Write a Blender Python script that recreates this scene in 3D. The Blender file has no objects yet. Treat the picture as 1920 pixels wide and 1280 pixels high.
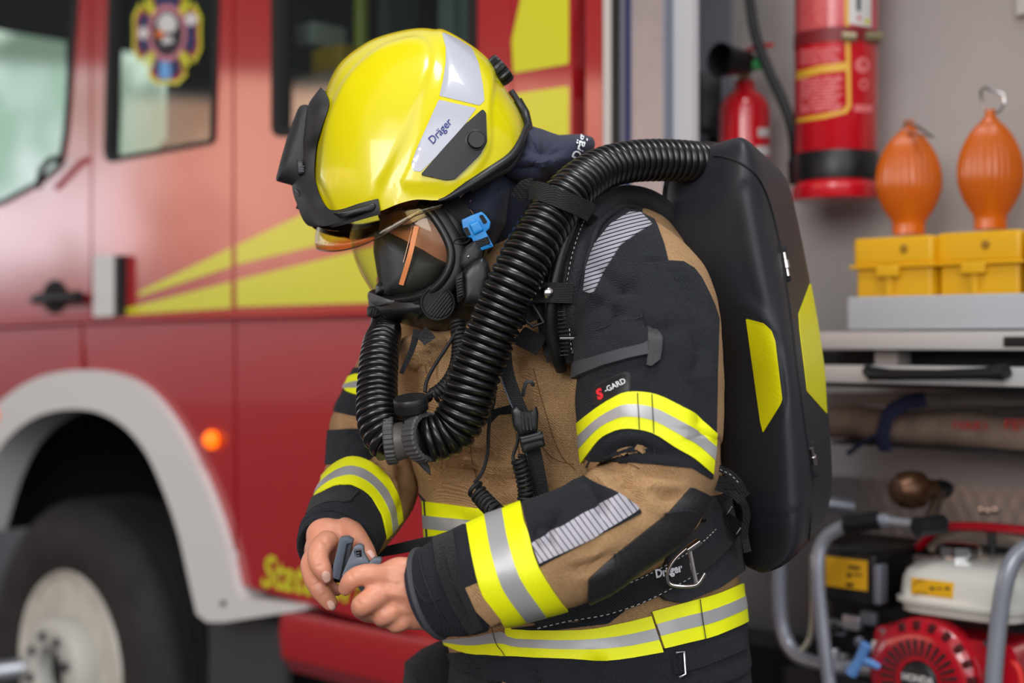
import bpy, bmesh, math, random
from mathutils import Vector, Matrix, noise
from mathutils.geometry import tessellate_polygon
from mathutils.bvhtree import BVHTree
random.seed(4)
PI = math.pi
S = bpy.context.scene
C = S.collection
F = 1920*50/36.0            # focal length in pixels of the 1920 frame
CZ = 1.385                  # camera height

def W(px, py, Y):
    """world point that the photo shows at pixel px,py when it stands Y metres away"""
    return Vector(((px-960)/F*Y, Y, CZ+(640-py)/F*Y))
def proj(v):
    return (960+F*v[0]/v[1], 640-F*(v[2]-CZ)/v[1])

# ---------------------------------------------------------------- materials
def lin(c):
    return tuple(((x/255)/12.92 if x <= 10 else (((x/255)+.055)/1.055)**2.4) for x in c)
def mat(name, col, rough=.5, metal=0, coat=0, bump=0, scale=300, bdist=.002, var=0, vscale=6, spec=.5,
        sheen=0, trans=0, ior=1.45, emis=None, estr=0, coatr=.05, alpha=1, weave=0, fine=0):
    m = bpy.data.materials.new(name); m.use_nodes = True
    nt = m.node_tree; N = nt.nodes; L = nt.links
    b = N['Principled BSDF']
    c = lin(col)+(1,)
    b.inputs['Base Color'].default_value = c
    b.inputs['Roughness'].default_value = rough
    b.inputs['Metallic'].default_value = metal
    b.inputs['Coat Weight'].default_value = coat
    b.inputs['Coat Roughness'].default_value = coatr
    b.inputs['Specular IOR Level'].default_value = spec
    b.inputs['Sheen Weight'].default_value = sheen
    b.inputs['Transmission Weight'].default_value = trans
    b.inputs['IOR'].default_value = ior
    b.inputs['Alpha'].default_value = alpha
    if emis:
        b.inputs['Emission Color'].default_value = lin(emis)+(1,)
        b.inputs['Emission Strength'].default_value = estr
    tc = N.new('ShaderNodeTexCoord')
    if var:
        n = N.new('ShaderNodeTexNoise'); n.inputs['Scale'].default_value = vscale; n.inputs['Detail'].default_value = 6
        L.new(tc.outputs['Object'], n.inputs['Vector'])
        mr = N.new('ShaderNodeMapRange'); mr.inputs[1].default_value = .3; mr.inputs[2].default_value = .7
        mr.inputs[3].default_value = 1-var; mr.inputs[4].default_value = 1+var
        L.new(n.outputs['Fac'], mr.inputs[0])
        mx = N.new('ShaderNodeVectorMath'); mx.operation = 'SCALE'; mx.inputs[0].default_value = c[:3]
        L.new(mr.outputs[0], mx.inputs['Scale']); L.new(mx.outputs[0], b.inputs['Base Color'])
        col_out = mx.outputs[0]
    if fine:
        n3 = N.new('ShaderNodeTexNoise'); n3.inputs['Scale'].default_value = 480; n3.inputs['Detail'].default_value = 3
        L.new(tc.outputs['Object'], n3.inputs['Vector'])
        mr3 = N.new('ShaderNodeMapRange'); mr3.inputs[1].default_value = .35; mr3.inputs[2].default_value = .65
        mr3.inputs[3].default_value = 1-fine; mr3.inputs[4].default_value = 1+fine
        L.new(n3.outputs['Fac'], mr3.inputs[0])
        mx3 = N.new('ShaderNodeVectorMath'); mx3.operation = 'SCALE'
        if var: L.new(col_out, mx3.inputs[0])
        else: mx3.inputs[0].default_value = c[:3]
        L.new(mr3.outputs[0], mx3.inputs['Scale']); L.new(mx3.outputs[0], b.inputs['Base Color'])
    if bump:
        n2 = N.new('ShaderNodeTexNoise'); n2.inputs['Scale'].default_value = scale; n2.inputs['Detail'].default_value = 4
        L.new(tc.outputs['Object'], n2.inputs['Vector'])
        bp = N.new('ShaderNodeBump'); bp.inputs['Strength'].default_value = bump; bp.inputs['Distance'].default_value = bdist
        h = n2.outputs['Fac']
        if weave:
            w1 = N.new('ShaderNodeTexWave'); w1.bands_direction = 'DIAGONAL'; w1.inputs['Scale'].default_value = weave
            w2 = N.new('ShaderNodeTexWave'); w2.bands_direction = 'Z'; w2.inputs['Scale'].default_value = weave
            for w in (w1, w2): L.new(tc.outputs['Object'], w.inputs['Vector'])
            a = N.new('ShaderNodeMath'); a.operation = 'MULTIPLY'
            L.new(w1.outputs['Fac'], a.inputs[0]); L.new(w2.outputs['Fac'], a.inputs[1])
            a2 = N.new('ShaderNodeMath'); a2.operation = 'ADD'
            L.new(a.outputs[0], a2.inputs[0]); L.new(n2.outputs['Fac'], a2.inputs[1]); h = a2.outputs[0]
        L.new(h, bp.inputs['Height']); L.new(bp.outputs[0], b.inputs['Normal'])
    return m

# ---------------------------------------------------------------- tagging
def tag(o, label=None, cat=None, group=None, kind=None):
    if label: o['label'] = label
    if cat: o['category'] = cat
    if group: o['group'] = group
    if kind: o['kind'] = kind
    return o
def empty(name, loc, label=None, cat=None, group=None, M=None):
    o = bpy.data.objects.new(name, None); C.objects.link(o)
    if M is not None: o.matrix_world = M
    else: o.location = loc
    o.empty_display_size = .05
    return tag(o, label, cat, group)
def mobj(name, bm, m, parent=None, smooth=True, local=False, label=None, angle=40, ms=None):
    """link a bmesh as ONE object. World coordinates unless local; then children get their parent's inverse"""
    bmesh.ops.recalc_face_normals(bm, faces=bm.faces[:])
    me = bpy.data.meshes.new(name); bm.to_mesh(me); bm.free()
    o = bpy.data.objects.new(name, me); C.objects.link(o)
    for x in (ms or [m]): me.materials.append(x)
    if smooth and len(me.polygons):
        me.polygons.foreach_set('use_smooth', [True]*len(me.polygons))
        try: me.set_sharp_from_angle(angle=math.radians(angle))
        except Exception: pass
    if parent is not None:
        o.parent = parent
        if not local: me.transform(WM(parent).inverted())
    if label: o['label'] = label
    me.update()
    return o
def WM(o):
    M = o.matrix_basis.copy()
    while o.parent: o = o.parent; M = o.matrix_basis @ M
    return M
def copy_tree(o, parent=None):
    c = o.copy(); C.objects.link(c)
    if parent is not None: c.parent = parent
    for ch in list(o.children): copy_tree(ch, c)
    return c

# ---------------------------------------------------------------- 2D helpers
def spl(pts, n=8, closed=False):
    """Catmull-Rom through tuples of any length"""
    P = [tuple(p) for p in pts]; k = len(P); out = []
    segs = k if closed else k-1
    for i in range(segs):
        p1, p2 = P[i % k], P[(i+1) % k]
        p0 = P[(i-1) % k] if (closed or i > 0) else tuple(2*a-b for a, b in zip(p1, p2))
        p3 = P[(i+2) % k] if (closed or i < segs-1) else tuple(2*b-a for a, b in zip(p1, p2))
        for j in range(n):
            t = j/n
            out.append(tuple(.5*((2*b)+(-a+c)*t+(2*a-5*b+4*c-d)*t*t+(-a+3*b-3*c+d)*t**3) for a, b, c, d in zip(p0, p1, p2, p3)))
    if not closed: out.append(P[-1])
    return out
def rnd(poly, r, n=5):
    """round the corners of a polygon; r one radius or one per corner"""
    k = len(poly); out = []
    for i in range(k):
        p = Vector(poly[i]); a = Vector(poly[i-1])-p; b = Vector(poly[(i+1) % k])-p
        ri = r[i] if isinstance(r, (list, tuple)) else r
        ri = min(ri, a.length*.45, b.length*.45)
        if ri < 1e-9: out.append(tuple(p)); continue
        s = p+a.normalized()*ri; e = p+b.normalized()*ri
        for j in range(n+1):
            t = j/n; q = s*(1-t)**2+p*2*t*(1-t)+e*t*t
            out.append(tuple(q))
    return out
def circ(cx, cy, rx, ry=None, n=32, a0=0):
    ry = ry or rx
    return [(cx+rx*math.cos(a0+2*PI*i/n), cy+ry*math.sin(a0+2*PI*i/n)) for i in range(n)]
def resample(pts, n):
    P = [Vector(p) for p in pts]; d = [0]
    for a, b in zip(P, P[1:]): d.append(d[-1]+(b-a).length)
    out = []; j = 0
    for i in range(n):
        s = d[-1]*i/(n-1)
        while j < len(P)-2 and d[j+1] < s: j += 1
        t = (s-d[j])/max(d[j+1]-d[j], 1e-12)
        out.append(P[j].lerp(P[j+1], min(max(t, 0), 1)))
    return out
def inside(p, poly):
    x, y = p; c = False; k = len(poly)
    for i in range(k):
        x1, y1 = poly[i]; x2, y2 = poly[i-1]
        if (y1 > y) != (y2 > y) and x < (x2-x1)*(y-y1)/(y2-y1)+x1: c = not c
    return c
def dseg(p, a, b):
    ax, ay = a; bx, by = b; dx, dy = bx-ax, by-ay
    L2 = dx*dx+dy*dy
    t = 0 if L2 == 0 else max(0, min(1, ((p[0]-ax)*dx+(p[1]-ay)*dy)/L2))
    return math.hypot(p[0]-ax-t*dx, p[1]-ay-t*dy)
def sstep(t): t = max(0, min(1, t)); return t*t*(3-2*t)

# ---------------------------------------------------------------- mesh makers (append to a bmesh)
def add_prism(bm, poly, f0, f1, holes=()):
    """poly (2D) + holes; f0, f1 map a 2D point to the front and the back 3D point"""
    loops = [poly]+list(holes)
    tris = tessellate_polygon([[Vector((p[0], p[1], 0)) for p in l] for l in loops])
    flat = [p for l in loops for p in l]
    A = [bm.verts.new(f0(*p)) for p in flat]; B = [bm.verts.new(f1(*p)) for p in flat]
    for t in tris:
        try: bm.faces.new([A[i] for i in t]); bm.faces.new([B[i] for i in reversed(t)])
        except ValueError: pass
    o = 0
    for l in loops:
        k = len(l)
        for i in range(k):
            j = (i+1) % k
            try: bm.faces.new([A[o+i], A[o+j], B[o+j], B[o+i]])
            except ValueError: pass
        o += k
    return bm
def add_box(bm, c, s, M=None, bev=0):
    r = bmesh.ops.create_cube(bm, size=1)
    vs = r['verts']
    for v in vs:
        v.co = Vector((v.co.x*s[0], v.co.y*s[1], v.co.z*s[2]))
    if bev:
        es = list({e for v in vs for e in v.link_edges})
        q = bmesh.ops.bevel(bm, geom=es, offset=bev, segments=3, affect='EDGES', profile=.6)
        vs = list({v for f in q['faces'] for v in f.verts} | {v for v in vs if v.is_valid})
    T = (M or Matrix.Identity(4))
    for v in vs: v.co = T @ (v.co) + Vector(c)
    return vs
def frames(P):
    """parallel-transport frames along points"""
    n = len(P); T = []
    for i in range(n):
        a = P[max(i-1, 0)]; b = P[min(i+1, n-1)]; T.append((b-a).normalized())
    up = Vector((0, 1, 0))
    if abs(T[0].dot(up)) > .9: up = Vector((0, 0, 1))
    N = (up-T[0]*up.dot(T[0])).normalized(); out = []
    for i in range(n):
        N = (N-T[i]*N.dot(T[i])).normalized()
        out.append((T[i], N, T[i].cross(N)))
    return out
def add_tube(bm, P, R, n=16, cap=True, closed=False, sx=1, sy=1, up=None):
    P = [Vector(p) for p in P]
    if not hasattr(R, '__len__'): R = [R]*len(P)
    fr = frames(P); rings = []
    for p, r, (t, N, B) in zip(P, R, fr):
        if up is not None:
            u = Vector(up); N = (u-t*u.dot(t)).normalized(); B = t.cross(N)
        rings.append([bm.verts.new(p+(N*math.cos(2*PI*k/n)*sx+B*math.sin(2*PI*k/n)*sy)*r) for k in range(n)])
    m = len(rings)
    for i in range(m if closed else m-1):
        a, b = rings[i], rings[(i+1) % m]
        for k in range(n):
            bm.faces.new([a[k], a[(k+1) % n], b[(k+1) % n], b[k]])
    if cap and not closed:
        bm.faces.new(rings[0][::-1]); bm.faces.new(rings[-1])
    return rings
def add_lathe(bm, prof, c, axis=(0, 0, 1), n=32, a0=0, rmod=None):
    """prof: (r, h) list; revolved about axis through c"""
    ax = Vector(axis).normalized()
    x = Vector((1, 0, 0)) if abs(ax.x) < .9 else Vector((0, 1, 0))
    x = (x-ax*x.dot(ax)).normalized(); y = ax.cross(x); c = Vector(c); rings = []
    for r, h in prof:
        if r < 1e-7: rings.append([bm.verts.new(c+ax*h)])
        else:
            rings.append([bm.verts.new(c+ax*h+(x*math.cos(a0+2*PI*k/n)+y*math.sin(a0+2*PI*k/n))*(r*(rmod(k, n, h) if rmod else 1))) for k in range(n)])
    for a, b in zip(rings, rings[1:]):
        for k in range(n):
            f = [a[k % len(a)], a[(k+1) % n % len(a)], b[(k+1) % n % len(b)], b[k % len(b)]]
            g = []
            for v in f:
                if v not in g: g.append(v)
            if len(g) > 2: bm.faces.new(g)
    for ring in (rings[0], rings[-1]):
        if len(ring) > 2: bm.faces.new(ring)
    return rings
def add_grid(bm, G, closed_u=False):
    V = [[bm.verts.new(p) for p in row] for row in G]
    for i in range(len(V)-1):
        k = len(V[i])
        for j in range(k if closed_u else k-1):
            try: bm.faces.new([V[i][j], V[i][(j+1) % k], V[i+1][(j+1) % k], V[i+1][j]])
            except ValueError: pass
    return V
def solid(bm, th):
    """thicken an open sheet inward, closed rim"""
    bm.normal_update()
    bmesh.ops.solidify(bm, geom=bm.faces[:], thickness=th)
    return bm
def text_bm(txt, size=1.0, bold=0.0, shear=0.0, space=1.0):
    cu = bpy.data.curves.new('txt', 'FONT'); cu.body = txt; cu.size = size; cu.offset = bold; cu.shear = shear
    cu.align_x = 'CENTER'; cu.align_y = 'CENTER'; cu.space_character = space; cu.resolution_u = 3
    o = bpy.data.objects.new('txt', cu); C.objects.link(o)
    dg = bpy.context.evaluated_depsgraph_get(); dg.update()
    me = bpy.data.meshes.new_from_object(o.evaluated_get(dg))
    bm = bmesh.new(); bm.from_mesh(me)
    bpy.data.objects.remove(o); bpy.data.curves.remove(cu); bpy.data.meshes.remove(me)
    return bm

def thin_glass(name, tint=(250, 250, 248), ior=1.5, rough=.0):
    """thin clear sheet: passes light straight through, mirrors by Fresnel"""
    m = bpy.data.materials.new(name); m.use_nodes = True; nt = m.node_tree; N = nt.nodes; L = nt.links; N.clear()
    o = N.new('ShaderNodeOutputMaterial'); mx = N.new('ShaderNodeMixShader'); t = N.new('ShaderNodeBsdfTransparent'); g = N.new('ShaderNodeBsdfGlossy'); f = N.new('ShaderNodeFresnel')
    t.inputs[0].default_value = lin(tint)+(1,); g.inputs['Roughness'].default_value = rough; ge = N.new('ShaderNodeNewGeometry'); mi = N.new('ShaderNodeMix'); mi.inputs[2].default_value = ior; mi.inputs[3].default_value = 1/ior
    L.new(ge.outputs['Backfacing'], mi.inputs[0]); L.new(mi.outputs[0], f.inputs['IOR'])
    L.new(f.outputs[0], mx.inputs[0]); L.new(t.outputs[0], mx.inputs[1]); L.new(g.outputs[0], mx.inputs[2]); L.new(mx.outputs[0], o.inputs[0]); return m
# ================================================================ the fire engine, in its own frame
O2 = Vector((-1.307, 4.2, 0))
UX = Vector((.731, -.682, 0)).normalized(); IN = Vector((-UX.y, UX.x, 0))
TM = Matrix.Translation(O2) @ Matrix(((UX.x, IN.x, 0, 0), (UX.y, IN.y, 0, 0), (0, 0, 1, 0), (0, 0, 0, 1)))
def L(px, py, d=0):
    """truck-frame point (along, into, up) on the plane d metres into the truck"""
    a = (px-960)/F; ox, oy = O2.x+IN.x*d, O2.y+IN.y*d
    t = (a*oy-ox)/(UX.x-a*UX.y); Y = oy+UX.y*t
    return Vector((t, d, CZ+(640-py)/F*Y))
def TP(px, py, d=0): return TM @ L(px, py, d)

M_red = mat('red_paint', (165, 24, 31), .25, coat=1, coatr=.05, bump=.22, scale=1.3, bdist=.02)
M_red.node_tree.nodes['Principled BSDF'].inputs['Coat IOR'].default_value = 1.75
M_redp = mat('red_powder', (180, 30, 32), .4, coat=.3)
M_fluo = mat('yellow_film', (206, 206, 38), .35, coat=.6)
M_white = mat('white_plastic', (205, 203, 200), .45)
M_blk = mat('black_plastic', (20, 21, 24), .4)
M_rub = mat('black_rubber', (16, 16, 18), .6)
M_tyre = mat('tyre_rubber', (36, 34, 33), .75, bump=.3, scale=60, var=.3, vscale=9)
M_rim = mat('painted_rim', (196, 190, 178), .4, coat=.2, var=.12, vscale=14)
M_alu = mat('aluminium', (176, 178, 184), .38, metal=.75, var=.06, vscale=20)
M_alud = mat('grey_aluminium', (120, 124, 134), .45, metal=.5)
M_chrome = mat('chrome', (215, 215, 215), .15, metal=1)
M_glass = thin_glass('window_glass', (215, 224, 220), 2.1)
M_dark = mat('dark_lining', (22, 22, 24), .8)
M_cab = mat('cab_lining', (88, 92, 92), .8)
M_wall = mat('grey_panel', (178, 172, 168), .6, var=.05, vscale=4)
M_amber = mat('amber_lens', (205, 96, 0), .24, coat=.12, alpha=.84)
M_yel = mat('yellow_plastic', (222, 168, 18), .4)
M_navy = mat('navy_film', (28, 36, 84), .5)
M_skyb = mat('light_blue', (100, 160, 215), .5)

truck = empty('fire_truck', None, 'red fire engine with yellow reflective stripes and an open equipment locker', 'fire truck', M=TM)
def tp(name, m, poly, d0, th, holes=(), parent=truck, label=None, bev=0, zc=False):
    """plate cut to a pixel outline on the plane d0, th thick (towards the inside)"""
    bm = bmesh.new()
    add_prism(bm, [L(*p, d0).xz for p in poly], lambda u, z: (u, d0, z), lambda u, z: (u, d0+th, z),
              [[L(*p, d0).xz for p in h] for h in holes])
    if bev:
        es = [e for e in bm.edges if len(e.link_faces) == 2 and e.calc_face_angle(0) > .6 and all(abs(v.co.y-d0) < 1e-6 for v in e.verts)]
        bmesh.ops.bevel(bm, geom=es, offset=bev, segments=3, affect='EDGES', profile=.6)
    off = WM(parent).inverted() @ TM
    bm.transform(off)
    return mobj(name, bm, m, parent, local=True, label=label, angle=30)
U_ = lambda px: L(px, 640).x
def tbox(name, m, px0, py0, px1, py1, d0, th, **k):
    return tp(name, m, [(px0, py0), (px1, py0), (px1, py1), (px0, py1)], d0, th, **k)

# --- cab side: front door, crew door, rear body
archo = spl([(-70, 850), (-40, 800), (0, 752), (60, 712), (125, 695), (200, 697), (262, 722), (315, 780), (362, 862), (400, 950), (425, 1030), (442, 1107)], 6)
archi = spl([(-60, 1000), (-30, 900), (5, 832), (60, 785), (120, 768), (180, 772), (232, 800), (275, 852), (310, 930), (335, 1005), (352, 1080), (368, 1150)], 6)
TOPY = -640
fd_win = rnd([(-330, 420), (0, 386), (75, 346), (116, 312), (127, 250), (146, 0), (160, -230), (-330, -230)], 12)
front_door = tp('front_door', M_red, [(-420, 640), (-420, TOPY), (168, TOPY), (170, 596), (-420, 622)], 0, .05, [fd_win], bev=.006)
low1 = tp('lower_panel', M_red, [(-420, 628), (152, 604), (152, 700)]+[p for p in archo if p[0] < 150][::-1]+[(-200, 1150), (-420, 1150)], .004, .05, bev=.006)
cd_win = rnd([(200, 305), (194, 285), (208, -230), (418, -230), (402, 262), (396, 270)], [10, 10, 12, 12, 20, 8])
crew_door = tp('crew_door', M_red, [(173, 594), (173, TOPY), (436, TOPY), (436, 586)], 0, .05, [cd_win], bev=.006)
low2 = tp('lower_panel', M_red, [(155, 604), (438, 597), (441, 1090)]+[p for p in archo if p[0] > 155][::-1], .004, .05, bev=.006)
rw = rnd([(508, 258), (508, -230), (893, -230), (893, 236)], 22)
body = tp('rear_body_side', M_red, [(440, 586), (440, TOPY), (958, TOPY), (958, 575)], 0, .05, [rw], bev=.006)
low3 = tp('lower_panel', M_red, [(442, 597), (1130, 560), (1130, 1290), (640, 1150), (446, 1094)], .004, .05, bev=.006)
tp('rear_pillar', M_red, [(961, 575), (961, TOPY), (1072, TOPY), (1072, 568)], 0.003, .05, bev=.004)
tp('rear_pillar', M_red, [(1098, 570), (1098, TOPY), (1130, TOPY), (1130, 560)], 0.0, .05, bev=.008)
# belt moulding
bm = bmesh.new()
add_tube(bm, [L(x, y, .0) for x, y in ((-420, 630), (0, 609), (170, 600), (440, 592), (800, 583), (1128, 567))], .014, 12, sy=1)
mobj('belt_moulding', bm, M_red, truck, local=True)
# dark gap behind the panels
bm = bmesh.new()
add_prism(bm, [L(x, y, .06).xz for x, y in ((-420, 560), (1140, 540), (1140, 1295), (446, 1100), (420, 980), (330, 760), (200, 690), (100, 690), (-100, 800), (-420, 900))],
          lambda u, z: (u, .056, z), lambda u, z: (u, .07, z)); mobj('inner_frame', bm, M_dark, truck, local=True)
tbox('door_seal', M_rub, 160, TOPY, 182, 590, .051, .01); tbox('door_seal', M_rub, 428, TOPY, 448, 590, .051, .01); tbox('door_seal', M_rub, 1068, TOPY, 1102, 590, .05, .01)
tbox('pillar_backing', M_rub, 950, TOPY, 968, 590, .055, .01)
# --- glass, rubber frames
def ring(name, poly, w, d0, th, m, parent=truck):
    cx = sum(p[0] for p in poly)/len(poly); cy = sum(p[1] for p in poly)/len(poly)
    inn = []
    k = len(poly)
    for i in range(k):
        a = Vector(poly[i-1]); b = Vector(poly[i]); c = Vector(poly[(i+1) % k])
        n = ((c-a).normalized()); n = Vector((-n.y, n.x))
        if n.dot(Vector((cx, cy))-b) < 0: n = -n
        inn.append(tuple(b+n*w))
    return tp(name, m, poly, d0, th, [inn], parent=parent), inn
def pane(name, poly, d0, tilt, parent):
    """glass plate leaning in at the top"""
    zs = [L(*p, d0).z for p in poly]; z0 = min(zs)
    bm = bmesh.new(); q = [L(*p, d0).xz for p in poly]
    f = lambda dd: (lambda u, z: (u, d0+dd+(z-z0)*tilt, z))
    add_prism(bm, q, f(0), f(.005))
    bm.transform(WM(parent).inverted() @ TM)
    return mobj(name, bm, M_glass, parent, local=True)
for dr, wn, tl in ((front_door, fd_win, .0), (crew_door, cd_win, .016), (body, rw, .006)):
    fr, inn = ring('window_frame', wn, 9 if dr is not body else 16, -.004, .03, M_rub, dr)
    pane('window_pane', inn, .014, tl, dr)
# --- cab interior seen through the glass
for n_, a_ in (('cab_roof', (0, -640)),):
    pass
bm = bmesh.new()
add_box(bm, L(250, 420, .06)+Vector((-.2, 1.0, 0)), (3.6, 1.9, .04)); mobj('cab_floor', bm, M_dark, truck, local=True)
bm = bmesh.new(); zc = 2.75
add_box(bm, Vector((.1, 1.0, zc)), (4.2, 1.9, .04)); mobj('cab_roof', bm, M_cab, truck, local=True)
# far side of the cab with its own windows
bm = bmesh.new()
u0, u1 = -2.0, 2.0
far = [(u0, .7), (u1, .7), (u1, 2.75), (u0, 2.75)]
hol = [rnd([(a, 1.45), (b, 1.45), (b, 2.45), (a, 2.45)], .08) for a, b in ((-1.75, -.9), (-.7, .05), (.15, .75), (.9, 1.5))]
add_prism(bm, far, lambda u, z: (u, 1.95, z), lambda u, z: (u, 2.0, z), hol); mobj('cab_far_side', bm, M_cab, truck, local=True)
bm = bmesh.new(); add_box(bm, Vector((.42, 1.0, 1.9)), (.05, 1.85, 1.6)); mobj('cab_partition', bm, M_cab, truck, local=True)
bm = bmesh.new()
add_box(bm, Vector((1.65, 1.0, 1.7)), (.05, 1.85, 2.1)); mobj('cab_rear_wall', bm, M_dark, truck, local=True)
for u, z, w in ((-.15, 1.62, .42), (.72, 1.6, .42), (1.2, 1.6, .42)):
    bm = bmesh.new()
    add_box(bm, (u, .55, z-.3), (w, .5, .14), bev=.04); add_box(bm, (u+.17, .55, z+.05), (.12, .48, .7), bev=.05); add_box(bm, (u+.17, .55, z+.5), (.1, .28, .2), bev=.04)
    mobj('crew_seat', bm, M_dark, truck, local=True)
bm = bmesh.new(); add_tube(bm, [(-.15, .12, 1.4), (-.12, .12, 2.7)], .05, 12); mobj('cab_pillar', bm, M_dark, truck, local=True)
bm = bmesh.new(); add_tube(bm, [(1.02, .25, 1.3), (1.02, .25, 2.7)], .02, 12); mobj('grab_rail', bm, M_fluo, truck, local=True, label='yellow grab rail')
# seat shoulder and small bright things on the shelf behind the second window
for a, c, s, mm in (('storage_box', (.75, .5, 1.75), (.22, .2, .14), M_white), ('storage_bag', (1.25, .45, 1.85), (.5, .25, .16), M_yel)):
    bm = bmesh.new(); add_box(bm, c, s, bev=.02); mobj(a, bm, mm, truck, local=True)
M_gg = mat('grey_green', (150, 160, 156), .6)  # for pale panels that stand in for the light of another window
for nm_, px_, py_, qx_, qy_, m_ in (('window_light_panel', 812, -200, 842, 200, M_gg), ('window_light_panel', 852, -200, 886, 200, M_gg), ('locker_edge', 700, -200, 716, 220, M_cab), ('folded_cloth', 552, 140, 640, 230, mat('pale_cloth', (196, 160, 140), .8)), ('spare_helmet', 575, 92, 632, 128, M_yel), ('pale_box', 545, 45, 580, 82, M_white)):
    a_ = L(px_, py_, .13); b_ = L(qx_, qy_, .13); bm = bmesh.new(); add_box(bm, ((a_.x+b_.x)/2, .20, (a_.z+b_.z)/2), (b_.x-a_.x, .12, a_.z-b_.z), bev=.012); mobj(nm_, bm, m_, truck, local=True)
# --- emblem on the crew door glass (fire service cross)
ec = (313, 62)
def pol(r, a): return (ec[0]+r*.78*math.sin(a), ec[1]-r*1.17*math.cos(a))
def cross(R, w1, w2):
    out = []
    for k in range(4):
        a = k*PI/2
        out += [pol(R*.98, a-w1), pol(R*1.03, a-w1*.5), pol(R*.97, a), pol(R*1.03, a+w1*.5), pol(R*.98, a+w1), pol(R*.55, a+PI/4-w2), pol(R*.55, a+PI/4+w2)]
    return out
def dec(name, m, poly, d, parent=crew_door, **k): return tp(name, m, poly, d, .0012, parent=parent, **k)
em = dec('emblem', M_fluo, cross(84, .62, .12), .0125, label='fire service cross emblem in navy, red and yellow')
dec('emblem_field', mat('emblem_red', (150, 22, 48), .5), cross(77, .57, .14), .0113)
dec('emblem_field', M_navy, cross(70, .5, .18), .0101)
for k in range(4):
    a = PI/4+k*PI/2; q = [pol(38, a-.16), pol(74, a-.07), pol(74, a+.07), pol(38, a+.16)]
    dec('emblem_bar', M_fluo, q, .0089)
dec('emblem_ring', mat('emblem_pink', (190, 120, 130), .5), [pol(46, 2*PI*i/32) for i in range(32)], .0077)
dec('emblem_disc', mat('emblem_dark', (30, 24, 40), .5), [pol(37, 2*PI*i/32) for i in range(32)], .0065)
dec('emblem_helmet', M_white, [pol(r, a) for r, a in ((30, -1.0), (32, -.4), (33, 0), (32, .5), (28, 1.1), (14, 1.5), (12, -1.5))], .0053)
dec('emblem_flame', mat('emblem_orange', (220, 110, 30), .5), [pol(r, a) for r, a in ((26, -1.9), (29, -1.4), (10, -1.3), (6, -2.4))], .0053)
dec('emblem_scroll', M_white, [pol(r, a) for r, a in ((22, 2.3), (22, -2.5), (10, -2.2), (10, 2.2))], .0053)
dec('emblem_blob', M_white, circ(268, 62, 9, 12, 12), .0089); dec('emblem_blob', M_white, circ(358, 36, 12, 12, 12), .0089)
dec('emblem_blob', M_skyb, [(300, 112), (318, 112), (320, 148), (298, 148)], .0089)
# --- yellow stripes
def ydec(poly, parent, d=-.0012, m=M_fluo): return tp('reflective_stripe', m, poly, d, .0015, parent=parent)
ydec([(258, 556), (262, 546), (433, 464), (433, 500)], crew_door)
ydec([(225, 590), (228, 580), (433, 528), (433, 577)], crew_door)
ydec([(443, 460), (700, 338), (800, 300), (800, 412), (443, 496)], body)
ydec([(443, 525), (800, 438), (940, 404), (940, 560), (443, 575)], body)
for q in ([(962, 137), (959, 75), (976, -2), (978, -90), (1066, -100), (1066, 120)], [(962, 176), (1066, 161), (1066, 420), (962, 430)], [(978, -130), (1066, -140), (1066, -420), (978, -420)]):
    tp('reflective_stripe', M_fluo, rnd(q, 6), .0018, .0015)
# --- door hardware
def tubeL(name, m, pts, r, n=12, parent=truck, label=None, **k):
    bm = bmesh.new(); add_tube(bm, [L(*p) for p in pts], r, n, **k); bm.transform(WM(parent).inverted() @ TM)
    return mobj(name, bm, m, parent, local=True, label=label)
tubeL('door_handle', M_blk, [(62, 562, -.045), (72, 560, -.05), (148, 556, -.05)], [.012, .017, .018], parent=front_door, label='black door handle')
tp('handle_recess', M_dark, circ(103, 556, 24, 32, 24), -.0015, .002, parent=front_door)
tp('hinge_cover', M_white, rnd([(174, 594), (174, 478), (214, 476), (214, 592)], 5), -.03, .03, bev=.006, label='white hinge cover')
tp('hinge_cap', M_blk, [(214, 592), (214, 478), (220, 480), (220, 592)], -.03, .03)
tubeL('mirror_arm', M_blk, [(72, 350, -.03), (78, 318, -.05), (95, 300, -.05), (118, 295, -.04)], .01)
# --- side marker lamps
for (x, y, r) in ((400, 824, .02), (2, 778, .03)):
    bm = bmesh.new(); p = L(x, y, 0)
    add_lathe(bm, [(r*1.25, 0), (r*1.25, .012), (r, .014), (r*.8, .024), (r*.3, .03), (0, .031)], p, (0, -1, 0), 20)
    mobj('marker_lamp', bm, mat('marker_orange', (240, 110, 20), .2, emis=(255, 110, 10), estr=1.2 if x > 100 else .1), truck, local=True, label='glowing orange marker lamp' if x > 100 else None)
# --- wheel arch trim and mud flap
foot = [(442, 1107), (452, 1122), (560, 1134), (560, 1145), (420, 1166), (388, 1166), (374, 1156)]
tp('wheel_arch_trim', M_white, archo+foot+archi[::-1], -.02, .13, bev=.03, label='white plastic wheel arch trim')
tp('trim_screw', M_blk, circ(418, 1131, 5, 6, 10), -.022, .004)
bm = bmesh.new()          # dark wheel well
pr = [L(x, y, .06) for x, y in archi]
add_grid(bm, [[Vector((p.x, .06, p.z)) for p in pr], [Vector((p.x, .8, p.z)) for p in pr]])
add_prism(bm, [(p.x, p.z) for p in pr], lambda u, z: (u, .8, z), lambda u, z: (u, .82, z))
mobj('wheel_well', bm, M_dark, truck, local=True)
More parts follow.
